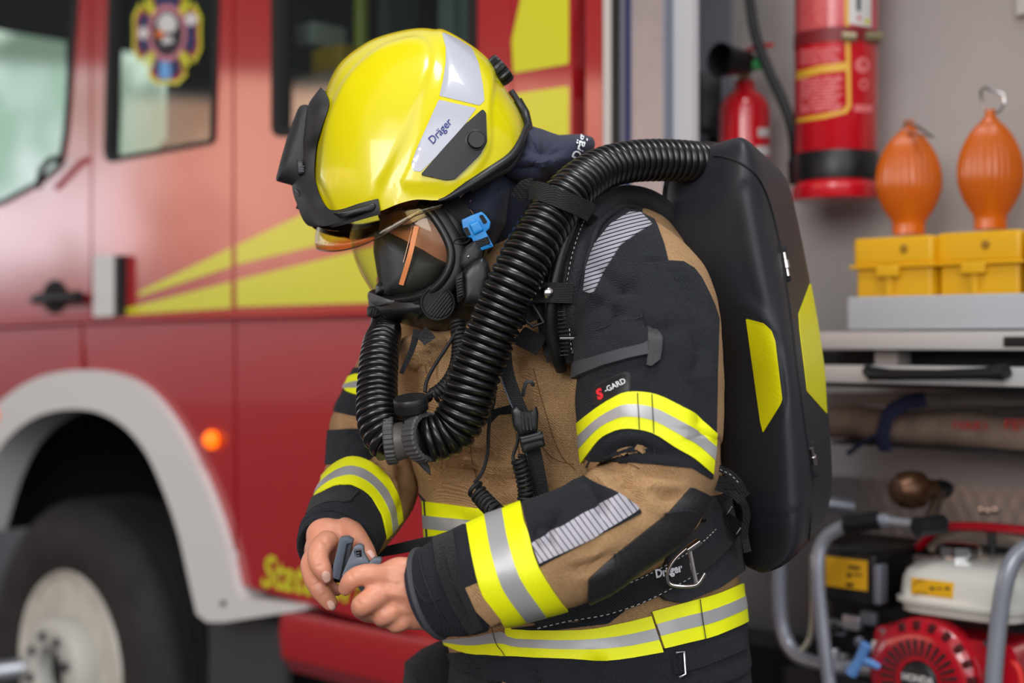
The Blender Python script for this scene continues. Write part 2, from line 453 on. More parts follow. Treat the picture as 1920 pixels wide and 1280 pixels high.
# --- wheel
wc = L(136, 1252, .10)
tyre_bm = bmesh.new()
KT = 1.1
prof = [(.27, .0), (.275, -.012), (.29, -.022), (.33, -.034), (.37, -.038), (.41, -.030), (.435, -.012), (.452, .01), (.464, .03)]
for i in range(5):
    h = .045+i*.038; prof += [(.468, h), (.468, h+.026), (.456, h+.029), (.456, h+.035)]
prof += [(.466, .24), (.44, .26), (.3, .27), (.27, .25)]
add_lathe(tyre_bm, [(r*KT, h) for r, h in prof]+[(.27*KT, .0)], wc, (0, 1, 0), 72)
wheel = mobj('wheel', tyre_bm, M_tyre, truck, local=True, label='black tyre', angle=50)
bm = bmesh.new()
add_lathe(bm, [(.305, -.004), (.295, -.02), (.283, -.012), (.277, .02), (.268, .05), (.245, .07), (.215, .068), (.195, .075), (.18, .10), (.17, .12), (.05, .12), (0, .12)], wc, (0, 1, 0), 64)
mobj('rim', bm, M_rim, wheel, local=True, label='pale painted steel rim')
for k in range(10):
    a = 2*PI*k/10+.2; bm = bmesh.new(); add_lathe(bm, [(0, -.001), (.024, 0), (.026, .004), (0, .006)], wc+Vector((.228*math.cos(a), .062, .232*math.sin(a))), (0, 1, 0), 14)
    mobj('rim_hole_shade', bm, M_dark, wheel, local=True)  # dark hole discs, sized up to stand in for shading in the dish
bm = bmesh.new()
add_lathe(bm, [(.150, .12), (.150, .02), (.165, .0), (.165, -.06), (.158, -.075), (.14, -.08), (.082, -.08), (.078, -.077), (.074, -.01), (0, -.008)], wc, (0, 1, 0), 48)
mobj('hub_flange', bm, mat('hub_paint', (186, 184, 176), .4), wheel, local=True)
bm = bmesh.new()
add_lathe(bm, [(0, -.045), (.045, -.045), (.072, -.03), (.072, -.01), (0, -.01)], wc, (0, 1, 0), 32)
mobj('hub_hole_shade', bm, M_dark, wheel, local=True)  # dark plug in place of the shade inside the hub hole
for k in range(8):
    a = 2*PI*k/8+.3; bm = bmesh.new()
    add_lathe(bm, [(0, -.092), (.011, -.092), (.014, -.085), (.018, -.082), (.018, -.075), (0, -.075)], wc+Vector((.11*math.cos(a), 0, .11*math.sin(a))), (0, 1, 0), 6)
    mobj('wheel_nut', bm, M_blk, wheel, local=True)
# --- sill, step
bm = bmesh.new()          # red box step under the body
a0, a1 = L(548, 1140, .02), L(1180, 1270, .02)
q0 = [(-.012, 0), (-.02, -.05), (-.012, -.115), (.02, -.155), (.3, -.155), (.3, 0)]
add_grid(bm, [[Vector((u, d, z+a0.z)) for d, z in q0+[q0[0]]] for u in (a0.x, a1.x)])
for u in (a0.x, a1.x): bm.faces.new([bm.verts.new((u, d, z+a0.z)) for d, z in q0])
bmesh.ops.remove_doubles(bm, verts=bm.verts[:], dist=1e-5)
mobj('side_step', bm, M_red, truck, local=True, angle=25)
tp('mud_flap', mat('flap_rubber', (60, 60, 64), .7), [(392, 1168), (530, 1150), (548, 1600), (392, 1600)], .12, .01)
bm = bmesh.new()          # chassis behind, down to the axle height
add_box(bm, Vector((1.9, .95, .5)), (2.6, 1.2, .5)); mobj('chassis', bm, M_dark, truck, local=True)
bm = bmesh.new(); add_lathe(bm, [(0, 0), (.02, 0), (.03, .02), (.03, .5), (0, .5)], L(-30, 1262, -.08), (.2, 1, 0), 16)
mobj('step_bracket', bm, M_alu, truck, local=True)
# script lettering on the lower panel
def ttext(txt, x0, x1, y, m, d, bold=0, shear=0, hx=1.0, parent=truck, name='lettering', dy=0):
    """lettering laid along the truck side between two pixel columns, baseline centre y"""
    bm = text_bm(txt, 1, bold, shear); xs = [v.co.x for v in bm.verts]; a, b = min(xs), max(xs)
    p0, p1 = L(x0, y, d), L(x1, y+dy, d); s = (p1.x-p0.x)/(b-a)
    for v in bm.verts: v.co = Vector((p0.x+(v.co.x-a)*s, d, p0.z+(p1.z-p0.z)*(v.co.x-a)/(b-a)*0+v.co.y*s*hx))
    bm.transform(WM(parent).inverted() @ TM)
    return mobj(name, bm, m, parent, smooth=False, local=True)
ttext('Stattdorfer', 490, 735, 1072, M_fluo, .0015, .02, .3, 1.05, parent=low3)
# lower end of the rear body and roof so that the truck reads as whole from beside
bm = bmesh.new(); add_box(bm, (.2+1.1, 1.0, 2.8), (6.0, 2.1, .06), bev=.02); mobj('roof_panel', bm, M_red, truck, local=True)
# ================================================================ the open equipment locker
tbox('locker_seal', mat('pale_seal', (196, 190, 184), .6), 1131, TOPY, 1144, 1400, -.004, .03)
tbox('shutter_rail', M_blk, 1144, TOPY, 1160, 1400, .0, .05)
tbox('shutter_rail', mat('grey_rail', (110, 112, 124), .5), 1160, TOPY, 1174, 1400, .004, .05)
tbox('shutter_cord', M_navy, 1172, TOPY, 1180, 1400, .0, .02)
tbox('shutter_guide', M_alu, 1181, TOPY, 1243, 1400, .004, .05)
tbox('shutter_guide', M_alud, 1243, TOPY, 1252, 1400, .012, .05)
def LB(name, m, u0, u1, d0, d1, z0, z1, bev=0, parent=truck, label=None):
    bm = bmesh.new(); add_box(bm, ((u0+u1)/2, (d0+d1)/2, (z0+z1)/2), (u1-u0, d1-d0, z1-z0), bev=bev)
    bm.transform(WM(parent).inverted() @ TM)
    return mobj(name, bm, m, parent, local=True, label=label)
UL = L(1296, 640, .5).x                      # left inner edge of the locker
UR = UL+1.35
DB = .50                           # its depth
LB('locker_side_wall', mat('light_alu', (190, 190, 194), .5, metal=.2), UL-.03, UL, .05, DB, .5, 2.7)
LB('locker_side_wall', M_wall, UR, UR+.03, .0, DB, .5, 2.7)
LB('locker_back_wall', M_wall, UL-.03, UR+.03, DB, DB+.03, 1.1, 2.7)
def checker():
    m = mat('checker_plate', (176, 170, 166), .34, metal=.7)
    nt = m.node_tree; N = nt.nodes; Lk = nt.links; b = N['Principled BSDF']
    tc = N.new('ShaderNodeTexCoord'); mp = N.new('ShaderNodeMapping'); mp.inputs['Rotation'].default_value = (0, .785, 0); mp.inputs['Scale'].default_value = (45, 1, 22)
    v = N.new('ShaderNodeTexVoronoi'); v.inputs['Scale'].default_value = 1; v.inputs['Randomness'].default_value = 0
    bp = N.new('ShaderNodeBump'); bp.inputs['Strength'].default_value = .6; bp.inputs['Distance'].default_value = .003; bp.invert = True
    Lk.new(tc.outputs['Object'], mp.inputs[0]); Lk.new(mp.outputs[0], v.inputs['Vector']); Lk.new(v.outputs['Distance'], bp.inputs['Height']); Lk.new(bp.outputs[0], b.inputs['Normal'])
    return m
M_chk = checker()
LB('locker_back_wall', M_chk, UL-.03, UR+.03, DB-.005, DB+.03, .5, 1.1, label='checker plate back wall')
LB('locker_floor', M_alud, UL-.03, UR+.03, .02, DB, .50, .53)
LB('locker_ceiling', M_wall, UL-.03, UR+.03, .02, DB, 2.7, 2.75)
tbox('locker_strip', mat('light_grey_strip', (186, 186, 190), .5), 1256, TOPY, 1298, 1400, .03, .02)
LB('locker_strip', mat('grey_blue_panel', (140, 142, 152), .5), UL+.001, L(1372, 640, .499).x, .494, .499, .53, 2.7)
LB('wall_socket', M_white, L(1912, 0, DB).x, L(1912, 0, DB).x+.08, DB-.02, DB, L(1912, 33, DB).z, L(1912, -50, DB).z, bev=.004)
# --- slide-out tray + drawers (the locker's fittings)
dT = .10
def hbar(name, m, x0, y0, x1, y1, d0, th, bev=.002, **k):
    a = L(x0, y0, d0); b = L(x1, y1, d0); return LB(name, m, a.x, b.x, d0, d0+th, b.z, a.z, bev=bev, **k)
uR = UR-.02
def bar(name, m, x0, yt, yb, d0, th, u1=None, parent=truck, label=None, bev=.002):
    a = L(x0, yt, d0); b = L(x0, yb, d0)
    return LB(name, m, a.x, u1 or uR, d0, d0+th, b.z, a.z, bev=bev, parent=parent, label=label)
tray = bar('pull_out_tray', mat('tray_grey', (178, 182, 186), .5, metal=.1), 1589, 557, 618, .09, .012)
bar('tray_floor', M_alu, 1589, 604, 612, .10, .36, parent=tray)
bar('tray_rail', mat('rail_pale', (196, 196, 194), .4, metal=.3), 1535, 622, 655, .07, .40)
bar('slot_handle', M_blk, 1880, 631, 650, .065, .01, bev=.004)
tbox('rail_bracket', M_wall, 1640, 655, 1682, 684, .12, .05)
bar('gap_shade_bar', M_dark, 1538, 656, 684, .17, .3)  # solid dark bar drawn for the shade between rail and drawer
drawer = bar('drawer', mat('drawer_pale', (198, 198, 196), .4, metal=.3), 1540, 684, 717, .07, .40)
bar('drawer_underside', M_dark, 1543, 717, 724, .09, .38)
bm = bmesh.new()
hp = [(1624, 694, .06), (1634, 700, .045), (1670, 702, .04), (1760, 702, .038), (1845, 700, .04), (1876, 698, .045), (1888, 694, .06)]
add_tube(bm, [L(*p) for p in hp], [.009, .0115, .009, .008, .009, .0125, .011], 12, sx=.8, sy=1.1)
mobj('drawer_handle', bm, M_blk, drawer, local=True)
for p in hp: pass
tbox('inner_shelf_edge', mat('dim_grey', (112, 106, 102), .5), 1545, 736, 2100, 760, .25, .02)

# --- rolled textile with red lettering and a navy strap
M_roll = mat('worn_canvas', (122, 104, 92), .85, var=.25, vscale=25, bump=.3, scale=120)
bm = bmesh.new()
a = L(1540, 792, .22); P = [Vector((a.x+i*.03, .26+.004*math.sin(i*1.3), a.z-.004*i*.2+.003*math.sin(i*.9))) for i in range(36)]
r0 = .0325
add_tube(bm, P, [r0*(1+.04*math.sin(i*2.1)) for i in range(36)], 20, sy=1.0, sx=1.25, up=(0, 1, 0))
cr = mobj('canvas_roll', bm, M_roll)
cr.data.transform(TM); tag(cr, 'long rolled beige canvas with faded red letters lying under the drawer', 'canvas roll')
cr_t = []
for t_, x0, x1 in (('HAR1', 1788, 1850), ('FEV', 1884, 1935)):
    bmt = text_bm(t_, 1, .01); xs = [v.co.x for v in bmt.verts]; p0, p1 = L(x0, 797, .215), L(x1, 797, .215); s = (p1.x-p0.x)/(max(xs)-min(xs))
    for v in bmt.verts: v.co = TM @ Vector((p0.x+(v.co.x-min(xs))*s, .2145, p0.z+v.co.y*s*.85))
    mobj('lettering', bmt, mat('faded_red', (170, 40, 40), .7), cr, smooth=False)
bm = bmesh.new()
sp = spl([(1660, 845, .19), (1655, 815, .18), (1668, 775, .18), (1700, 755, .19), (1735, 748, .2)], 6)
add_tube(bm, [TP(*p) for p in sp], .014, 8, sx=.35, up=(IN.x, IN.y, 0))
sp2 = spl([(1590, 850, .21), (1620, 828, .2), (1660, 810, .18)], 6)
add_tube(bm, [TP(*p) for p in sp2], .005, 6)
o = mobj('strap', bm, mat('navy_webbing', (20, 26, 58), .8)); tag(o, 'dark navy webbing strap hanging around the canvas roll', 'strap')
# --- dark bracket for the roll
bar('roll_bracket', M_dark, 1558, 826, 832, .2, .28)

# --- extinguishers
def cylT(bm, prof, px, py, d, n=40, **k): return add_lathe(bm, prof, TP(px, py, d), (0, 0, 1), n, **k)
M_ext = mat('extinguisher_red', (196, 20, 34), .25, coat=.8)
big = empty('fire_extinguisher', TP(1568, 372, .33), 'large red fire extinguisher with a yellow-framed label and a black base', 'fire extinguisher', 'fire extinguishers in the locker')
c0 = TP(1568, 345, .33); pm = F/c0.y; r = 77/pm; zb = c0.z
zz = lambda y: CZ+(640-y)/F*c0.y
bm = bmesh.new(); add_lathe(bm, [(0, zz(372)), (r*.9, zz(372)), (r*.95, zz(368)), (r*.95, zz(290)), (r, zz(285)), (r, zz(-120)), (r*.9, zz(-160)), (r*.5, zz(-200)), (r*.3, zz(-210)), (0, zz(-210))], (c0.x, c0.y, 0), (0, 0, 1), 48)
mobj('cylinder', bm, M_ext, big)
bm = bmesh.new(); add_lathe(bm, [(r*.96, zz(341)), (r*1.0, zz(341)), (r*1.01, zz(338)), (r*1.01, zz(292)), (r*.99, zz(289)), (r*.96, zz(289))], (c0.x, c0.y, 0), (0, 0, 1), 48); mobj('base_band', bm, M_blk, big)
bm = bmesh.new(); add_lathe(bm, [(r*.8, zz(374)), (r*1.02, zz(376)), (r*1.05, zz(370)), (r*1.05, zz(352)), (r*.98, zz(346)), (r*.8, zz(346))], (c0.x, c0.y, 0), (0, 0, 1), 48); mobj('base_ring', bm, M_ext, big)
bm = bmesh.new(); add_lathe(bm, [(r*1.005, zz(92)), (r*1.02, zz(92)), (r*1.02, zz(66)), (r*1.005, zz(66))], (c0.x, c0.y, 0), (0, 0, 1), 48); mobj('strap_band', bm, mat('dull_red', (120, 30, 34), .5), big)
M_brass = mat('dull_brass', (170, 160, 128), .4, metal=.6)
def cylpt(x, y, k=1.0, cc=None, rr=None):
    """pixel -> point on the facing side of the cylinder"""
    cc = cc or c0; rr = (rr or r)*k
    dx = (x-960)/F; dz = (640-y)/F
    # ray (dx,1)*Y against circle
    A = dx*dx+1; B = -2*(cc.x*dx+cc.y); Cc = cc.x**2+cc.y**2-rr*rr
    D = max(B*B-4*A*Cc, 0); Y = (-B-math.sqrt(D))/(2*A)
    return Vector((dx*Y, Y, CZ+dz*Y))
def cyldec(name, m, poly, parent, k=1.006, cc=None, rr=None, holes=(), sub=7):
    bm = bmesh.new()
    tris = tessellate_polygon([[Vector((p[0], p[1], 0)) for p in l] for l in [poly]+list(holes)])
    vs = [bm.verts.new((p[0], p[1], 0)) for l in [poly]+list(holes) for p in l]
    for t in tris:
        try: bm.faces.new([vs[i] for i in t])
        except ValueError: pass
    x0 = min(v.co.x for v in bm.verts); x1 = max(v.co.x for v in bm.verts)
    x = x0+sub
    while x < x1:
        bmesh.ops.bisect_plane(bm, geom=bm.verts[:]+bm.edges[:]+bm.faces[:], plane_co=(x, 0, 0), plane_no=(1, 0, 0), dist=1e-5); x += sub
    for v in bm.verts: v.co = cylpt(v.co.x, v.co.y, k, cc, rr)
    return mobj(name, bm, m, parent)
frame = rnd([(1495, -130), (1588, -130), (1596, 205), (1590, 212), (1540, 222), (1495, 228)], [0, 0, 10, 0, 0, 0])
M_lab = mat('label_pink', (214, 108, 110), .5)
lab = cyldec('label_border', mat('label_yellow', (214, 164, 50), .5), [(1492, 230), (1494, 222), (1540, 214), (1580, 206), (1588, 196), (1581, -120), (1590, -120), (1596, 200), (1588, 212), (1545, 222)], big)
cyldec('label_border', mat('label_yellow2', (214, 164, 50), .5), [(1492, 150), (1494, 134), (1540, 122), (1588, 116), (1588, 132), (1540, 137)], big)
rr_ = random.Random(3)
y = -40
bmt = bmesh.new(); cyl_lines = []
def lines(y0, y1, x0, x1, m, nm, slope=-.08, step=6, hgt=3.4):
    bm2 = bmesh.new(); y = y0
    while y < y1:
        x = x0
        while x < x1-8:
            w = min(rr_.uniform(10, 40), x1-x)
            q = [(x, y+slope*(x-x0)), (x+w, y+slope*(x+w-x0)), (x+w, y+hgt+slope*(x+w-x0)), (x, y+hgt+slope*(x-x0))]
            vs = []
            for i in range(2): vs += []
            n = max(2, int(w/8)+1)
            top = [bm2.verts.new(cylpt(x+w*i/(n-1), y+slope*(x+w*i/(n-1)-x0), 1.008)) for i in range(n)]
            bot = [bm2.verts.new(cylpt(x+w*i/(n-1), y+hgt+slope*(x+w*i/(n-1)-x0), 1.008)) for i in range(n)]
            for i in range(n-1): bm2.faces.new([top[i], top[i+1], bot[i+1], bot[i]])
            x += w+3
        y += step
    return mobj(nm, bm2, m, big)
lines(-60, 64, 1498, 1570, M_lab, 'printed_text'); lines(94, 124, 1500, 1575, M_lab, 'printed_text'); lines(148, 208, 1500, 1578, M_lab, 'printed_text', step=6.5, hgt=4.6)
cyldec('inspection_sticker', M_white, [(1592, -60), (1634, -60), (1634, 52), (1592, 44)], big)
cyldec('sticker_mark', mat('mark_dark', (60, 60, 70), .6), [(1606, -40), (1614, -40), (1614, 22), (1606, 20)], big, 1.012)
cyldec('sticker_mark', mat('mark_yellow', (200, 190, 70), .6), circ(1626, 40, 5, 7, 12), big, 1.012)
cyldec('sticker_mark', M_ext, circ(1611, 34, 4, 4, 12), big, 1.012)
cyldec('pictogram', M_lab, circ(1617, 122, 14, 15, 16), big, holes=[circ(1620, 120, 5, 6, 10)])
cyldec('pictogram', M_lab, circ(1620, 158, 9, 11, 16), big, holes=[circ(1620, 158, 5, 6, 10)])
cyldec('pictogram', M_lab, [(1602, 196), (1636, 197), (1636, 210), (1602, 209)], big)
bm = bmesh.new()
for a_, b_ in ((1578, 1604), (1622, 1652)):
    pa, pb = cylpt(a_, 68, 1.04), cylpt(min(b_, 1642), 70, 1.06)
    if b_ > 1642: pb = pb+UX*.012
    add_tube(bm, [pa, pb], .009, 8, sy=1)
mobj('clamp', bm, M_brass, big, label='brass clamp')
# hose of the large extinguisher
bm = bmesh.new()
hs = spl([(1402, -80, .30), (1404, -20, .29), (1415, 60, .28), (1440, 130, .27), (1468, 190, .27), (1486, 245, .28), (1490, 300, .30)], 8)
add_tube(bm, [TP(*p) for p in hs], .0105, 14); mobj('hose', bm, M_rub, big, label='black discharge hose')
bm = bmesh.new(); add_tube(bm, [TP(1492, 300, .3), TP(1494, 345, .31)], .017, 12); mobj('hose_nozzle', bm, M_blk, big)

sm = empty('fire_extinguisher', TP(1396, 330, .33), 'small red fire extinguisher with a black horn, behind the breathing hose', 'fire extinguisher', 'fire extinguishers in the locker')
c1 = TP(1396, 260, .36); pm1 = F/c1.y; r1 = 48/pm1; z1 = lambda y: CZ+(640-y)/F*c1.y
bm = bmesh.new()
add_lathe(bm, [(0, z1(420)), (r1*.95, z1(418)), (r1, z1(405)), (r1, z1(212)), (r1*.94, z1(196)), (r1*.78, z1(182)), (r1*.5, z1(172)), (r1*.42, z1(165)), (r1*.4, z1(152)), (0, z1(152))], (c1.x, c1.y, 0), (0, 0, 1), 40)
mobj('cylinder', bm, M_ext, sm)
bm = bmesh.new(); add_lathe(bm, [(0, 0), (.012, 0), (.014, .02), (.011, .05), (0, .05)], (c1.x, c1.y, z1(154)), (0, 0, 1), 16); mobj('valve', bm, M_brass, sm)
bm = bmesh.new(); pa, pb = TP(1350, 112, .24), TP(1405, 118, .33)
add_tube(bm, [pa, pa.lerp(pb, .1), pb], [.036, .034, .022], 24, cap=False)
solid(bm, .003); mobj('horn', bm, M_blk, sm)
bm = bmesh.new()
add_tube(bm, [pa.lerp(pb, .55), pa.lerp(pb, .56)], .027, 24); mobj('horn_back', bm, M_dark, sm)
bm = bmesh.new(); add_tube(bm, spl([tuple(TP(1392, 100, .34)), tuple(TP(1420, 88, .33)), tuple(TP(1446, 84, .32))], 5), .008, 10, sy=.6); add_tube(bm, [TP(1390, 128, .34), TP(1440, 112, .33)], .007, 10)
mobj('lever', bm, M_ext, sm)
bm = bmesh.new(); add_lathe(bm, [(0, 0), (.012, 0), (.012, .012), (0, .012)], TP(1420, 122, .30), (0, -1, 0), 12); mobj('safety_seal', bm, mat('green_seal', (20, 130, 60), .5), sm)
cyldec('inspection_sticker', M_white, [(1421, 240), (1443, 240), (1443, 256), (1421, 256)], sm, 1.01, c1, r1)
cyldec('inspection_sticker', M_white, [(1416, 274), (1443, 274), (1443, 292), (1416, 292)], sm, 1.01, c1, r1)
bm = bmesh.new(); add_box(bm, TP(1330, 190, .40), (.05, .03, .13), bev=.006); add_tube(bm, [TP(1300, 236, .4), TP(1350, 250, .4)], .012, 10)
add_box(bm, TP(1340, 300, .46), (.03, .02, .2), bev=.004)
mobj('wall_bracket', bm, M_blk, sm)

# --- amber warning lamps on yellow battery boxes
def lamp(xl, xr, ltop, lbot, bx0, bx1, bt, bmid, bb, cx, label, hook, d):
    base = TP(cx, bb+30, d); t = empty('warning_lamp', base, label, 'warning lamp', 'amber warning lamps on the tray')
    cc = TP(cx, 300, d); pm = F/cc.y; r = (xr-xl)/2/pm; z = lambda y: CZ+(640-y)/F*cc.y
    H = lbot-ltop; prof = []
    for i in range(25):
        s = i/24; a = s*PI
        k = math.sin(a)**.58 if s < .6 else max(math.sin(a)**.74, .5)
        prof.append((r*max(k, .12), z(ltop+14+s*(H-14))))
    prof = [(0, z(ltop-2)), (r*.16, z(ltop-1)), (r*.17, z(ltop+12))]+prof[1:]
    bm = bmesh.new()
    add_lathe(bm, prof, (cc.x, cc.y, 0), (0, 0, 1), 192, rmod=lambda k, n, h: 1+.022*math.cos(k*2*PI*32/n) if z(lbot-20) < h < z(ltop+24) else 1)
    lens = mobj('lens', bm, M_amber, t, label='amber ribbed lens', angle=60)
    for v in lens.data.vertices:      # lens is flatter front to back
        c_ = (t.matrix_basis.inverted() @ Vector((cc.x, cc.y, 0)))
        v.co.y = c_.y+(v.co.y-c_.y)*.62
    bm = bmesh.new()
    rr = random.Random(int(cx))
    for k in range(46):
        p = Vector((cc.x+rr.uniform(-.62, .62)*r, cc.y-.3*r+rr.uniform(-.1, .1)*r, z(ltop+H*.58)+rr.gauss(0, .16)*r))
        bmesh.ops.create_icosphere(bm, subdivisions=1, radius=r*.05, matrix=Matrix.Translation(p))
    add_lathe(bm, [(0, 0), (r*.22, .0), (r*.26, .02), (r*.14, .07), (0, .07)], (cc.x, cc.y, z(lbot)+.0), (0, 0, 1), 20)
    mobj('reflector', bm, mat('amber_reflector', (255, 214, 60), .25), t)
    # box
    k = lambda x, y: TP(x, y, d-.045)
    bx = empty('x', (0, 0, 0)); bpy.data.objects.remove(bx)
    A = L(bx0+6, bt, d-.055); B = L(bx1-4, bb, d-.055)
    def bo(nm, u0, u1, y0, y1, dd0, dd1, bev, parent=t, m=M_yel):
        zt = L(cx, y0, d-.055).z; zb_ = L(cx, y1, d-.055).z
        bm = bmesh.new(); add_box(bm, ((u0+u1)/2, (dd0+dd1)/2, (zt+zb_)/2), (u1-u0, dd1-dd0, zt-zb_), bev=bev)
        bm.transform(TM); return mobj(nm, bm, m, parent)
    bo('box_lid', A.x, B.x, bt, bmid, d-.055, d+.05, .008)
    e = (B.x-A.x)
    bo('box_rim', A.x-.006, B.x+.006, bmid-2, bmid+5, d-.06, d+.055, .002)
    lo = bo('box_body', A.x+.004, B.x-.004, bmid+2, bb+40, d-.05, d+.045, .006)
    bo('latch', A.x+e*.32, A.x+e*.6, bmid-2, bmid+22, d-.064, d-.05, .002)
    bo('latch_rib', A.x+e*.42, A.x+e*.5, bmid+22, bb+38, d-.058, d-.045, .002)
    bm = bmesh.new(); add_lathe(bm, [(0, .003), (.006, .003), (.0085, 0), (0, 0)], L(cx-9, (bt+bmid)/2-3, d-.055), (0, -1, 0), 14); bm.transform(TM); mobj('lock_screw', bm, mat('ochre_screw', (150, 110, 20), .5), t)
    bm = bmesh.new(); add_tube(bm, [TP(*h) for h in hook], .0028, 8, closed=len(hook) > 4, cap=False); mobj('wire_hanger', bm, M_chrome, t)
    return t
lamp(1644, 1766, 226, 440, 1594, 1752, 442, 496, 556, 1704, 'shorter amber warning lamp on a yellow box, left one with its wire hanger folded down',
     [(1694, 238, .27), (1700, 226, .27), (1722, 238, .25), (1752, 258, .24), (1722, 252, .25), (1700, 246, .27)], .28)
lamp(1795, 1917, 206, 430, 1750, 1918, 432, 490, 552, 1857, 'taller amber warning lamp with upright wire hanger, on the right-hand yellow box',
     [(1843, 205, .30), (1839, 170, .30), (1845, 164, .30), (1882, 178, .30), (1884, 196, .30), (1872, 212, .30)], .30)
bmx = bmesh.new(); add_box(bmx, L(1990, 490, .28)+Vector((.02, 0, -.03)), (.13, .09, .17), bev=.008); bmx.transform(TM)
ob = mobj('battery_box', bmx, M_yel); tag(ob, 'yellow battery box at the right picture edge beside the taller lamp', 'battery box')
# ================================================================ portable generator on the locker floor
gen = empty('portable_generator', TP(1700, 1500, .22), 'portable petrol generator with red engine, pale fuel tank and grey tube frame', 'generator')
M_tubeg = mat('grey_tube_paint', (146, 150, 160), .35, metal=.35, coat=.3)
def T3(pts): return [TP(*p) for p in pts]
def gtube(name, pts, r, m, n=16, sm=6, **k):
    bm = bmesh.new(); P = spl([tuple(TP(*p)) for p in pts], sm) if sm else T3(pts)
    add_tube(bm, P, r, n, **k); return mobj(name, bm, m, gen)
gtube('frame_tube', [(1572, 1420, .05), (1556, 1290, .05), (1541, 1170, .05), (1533, 1070, .05), (1543, 1015, .06), (1580, 988, .07), (1625, 978, .08), (1665, 975, .09)], .0125, M_tubeg)
gtube('frame_tube', [(1462, 1020, .12), (1461, 1120, .12), (1470, 1190, .12), (1500, 1232, .11), (1560, 1250, .10), (1640, 1255, .10)], .0145, M_tubeg)
gtube('frame_tube', [(1462, 1020, .12), (1470, 960, .14), (1510, 940, .2), (1600, 950, .26)], .0145, M_tubeg)
gtube('frame_tube', [(1856, 1420, .05), (1862, 1290, .05), (1872, 1170, .05), (1886, 1085, .05), (1908, 1040, .06), (1950, 1018, .07), (2020, 1010, .08)], .0145, M_tubeg)
gtube('support_rod', [(1523, 1040, .07), (1524, 1120, .07), (1520, 1190, .07), (1502, 1222, .07)], .005, mat('rod_pale', (190, 186, 170), .4, metal=.4))
gtube('grip', [(1584, 984, .07), (1650, 974, .085)], .0165, M_blk, sm=0)
gtube('clamp_bar', [(1655, 976, .09), (1735, 986, .10)], .010, M_alu, sm=0)
gtube('clamp_knob', [(1718, 988, .07), (1768, 982, .12)], .017, M_blk, sm=0)
gtube('exhaust_stack', [(1765, 920, .2), (1752, 950, .16), (1742, 985, .12)], .010, mat('sooty_pipe', (60, 46, 38), .6))
bm = bmesh.new(); add_lathe(bm, [(0, -.035), (.022, -.032), (.031, -.018), (.034, 0), (.031, .02), (.02, .03), (.016, .05), (0, .05)], TP(1708, 918, .13), (IN+UX*.5), 28); mobj('muffler_cap', bm, mat('rusty_steel', (86, 58, 38), .35, metal=.6, var=.4, vscale=40), gen)
bm = bmesh.new(); add_lathe(bm, [(0, -.01), (.017, -.008), (.019, .01), (.014, .03), (0, .03)], TP(1757, 918, .2), (IN+UX*.2), 20); mobj('muffler_cap', bm, M_blk, gen)
def gbox(name, x0, y0, x1, y1, d0, d1, m, bev=.004, label=None):
    a = L(x0, y0, d0); b = L(x1, y1, d0); bm = bmesh.new()
    add_box(bm, ((a.x+b.x)/2, (d0+d1)/2, (a.z+b.z)/2), (b.x-a.x, d1-d0, a.z-b.z), bev=bev); bm.transform(TM); return mobj(name, bm, m, gen, label=label)
gbox('air_filter_housing', 1546, 1028, 1640, 1140, .10, .25, M_blk, .008)
gbox('warning_label', 1548, 1042, 1626, 1108, .0985, .10, mat('label_orange', (226, 170, 20), .5), .0004, label='yellow warning label')
for q in ((1590, 1060, 1612, 1068), (1588, 1074, 1596, 1082), (1600, 1075, 1616, 1080), (1586, 1092, 1600, 1100)): gbox('label_print', *q, .0975, .0986, M_blk, .0002)
gbox('housing_strut', 1636, 1058, 1650, 1135, .09, .12, M_alud, .004)
gbox('cross_member', 1560, 1018, 1900, 1036, .28, .31, M_blk, .004)
# engine lump behind: carburettor, pipes, bolts
rg = random.Random(8)
for k in range(14):
    x_, y_ = rg.uniform(1560, 1640), rg.uniform(1140, 1275); bm = bmesh.new(); s = rg.uniform(.008, .018)
    if k % 2: add_box(bm, TP(x_, y_, .14), (s*2, s, s*1.6), M=TM.to_3x3().to_4x4(), bev=s*.2)
    else: add_lathe(bm, [(0, 0), (s*.8, 0), (s*.9, s*.3), (s*.5, s*.6), (s*.5, s*1.6), (0, s*1.6)], TP(x_, y_, .13), (rg.uniform(-1, 1), -1, rg.uniform(-.5, .5)), 12)
    mobj('engine_fitting', bm, [M_alu, M_blk, M_alud][k % 3], gen)
gbox('engine_block', 1555, 1120, 1900, 1380, .19, .40, M_dark, .01)
# tank
bm = bmesh.new()
a = L(1664, 1050, .07); b = L(1905, 1188, .07); zs = L(1700, 1126, .07).z
um, wu = (a.x+b.x)/2, (b.x-a.x)/2; rings = []
for z_, k, kk in ((a.z, .70, .6), (a.z-.004, .8, .75), (a.z-.016, .92, .9), (a.z-.03, .965, .95), (zs+.004, .985, .985), (zs+.003, 1.03, 1.03), (zs-.003, 1.03, 1.03), (zs-.004, .975, .97), (zs-.02, .955, .95), (b.z+.012, .90, .9), (b.z+.003, .82, .8), (b.z, .7, .65)):
    rings.append([Vector((um+wu*k*math.copysign(abs(math.cos(t))**.38, math.cos(t)), .21+.14*kk*math.copysign(abs(math.sin(t))**.38, math.sin(t)), z_)) for t in [2*PI*i/64 for i in range(64)]])
V = add_grid(bm, rings, closed_u=True); bm.faces.new(V[0]); bm.faces.new(V[-1][::-1]); bm.transform(TM)
mobj('fuel_tank', bm, mat('tank_white', (204, 202, 194), .25, coat=.6), gen, label='pale grey fuel tank', angle=50)
tl_ = lambda n, x0, y0, x1, y1, m, d=.068: gbox(n, x0, y0, x1, y1, d, d+.006, m, .0004)
tl_('tank_label', 1708, 1083, 1786, 1122, mat('label_amber', (226, 170, 20), .5), .072)
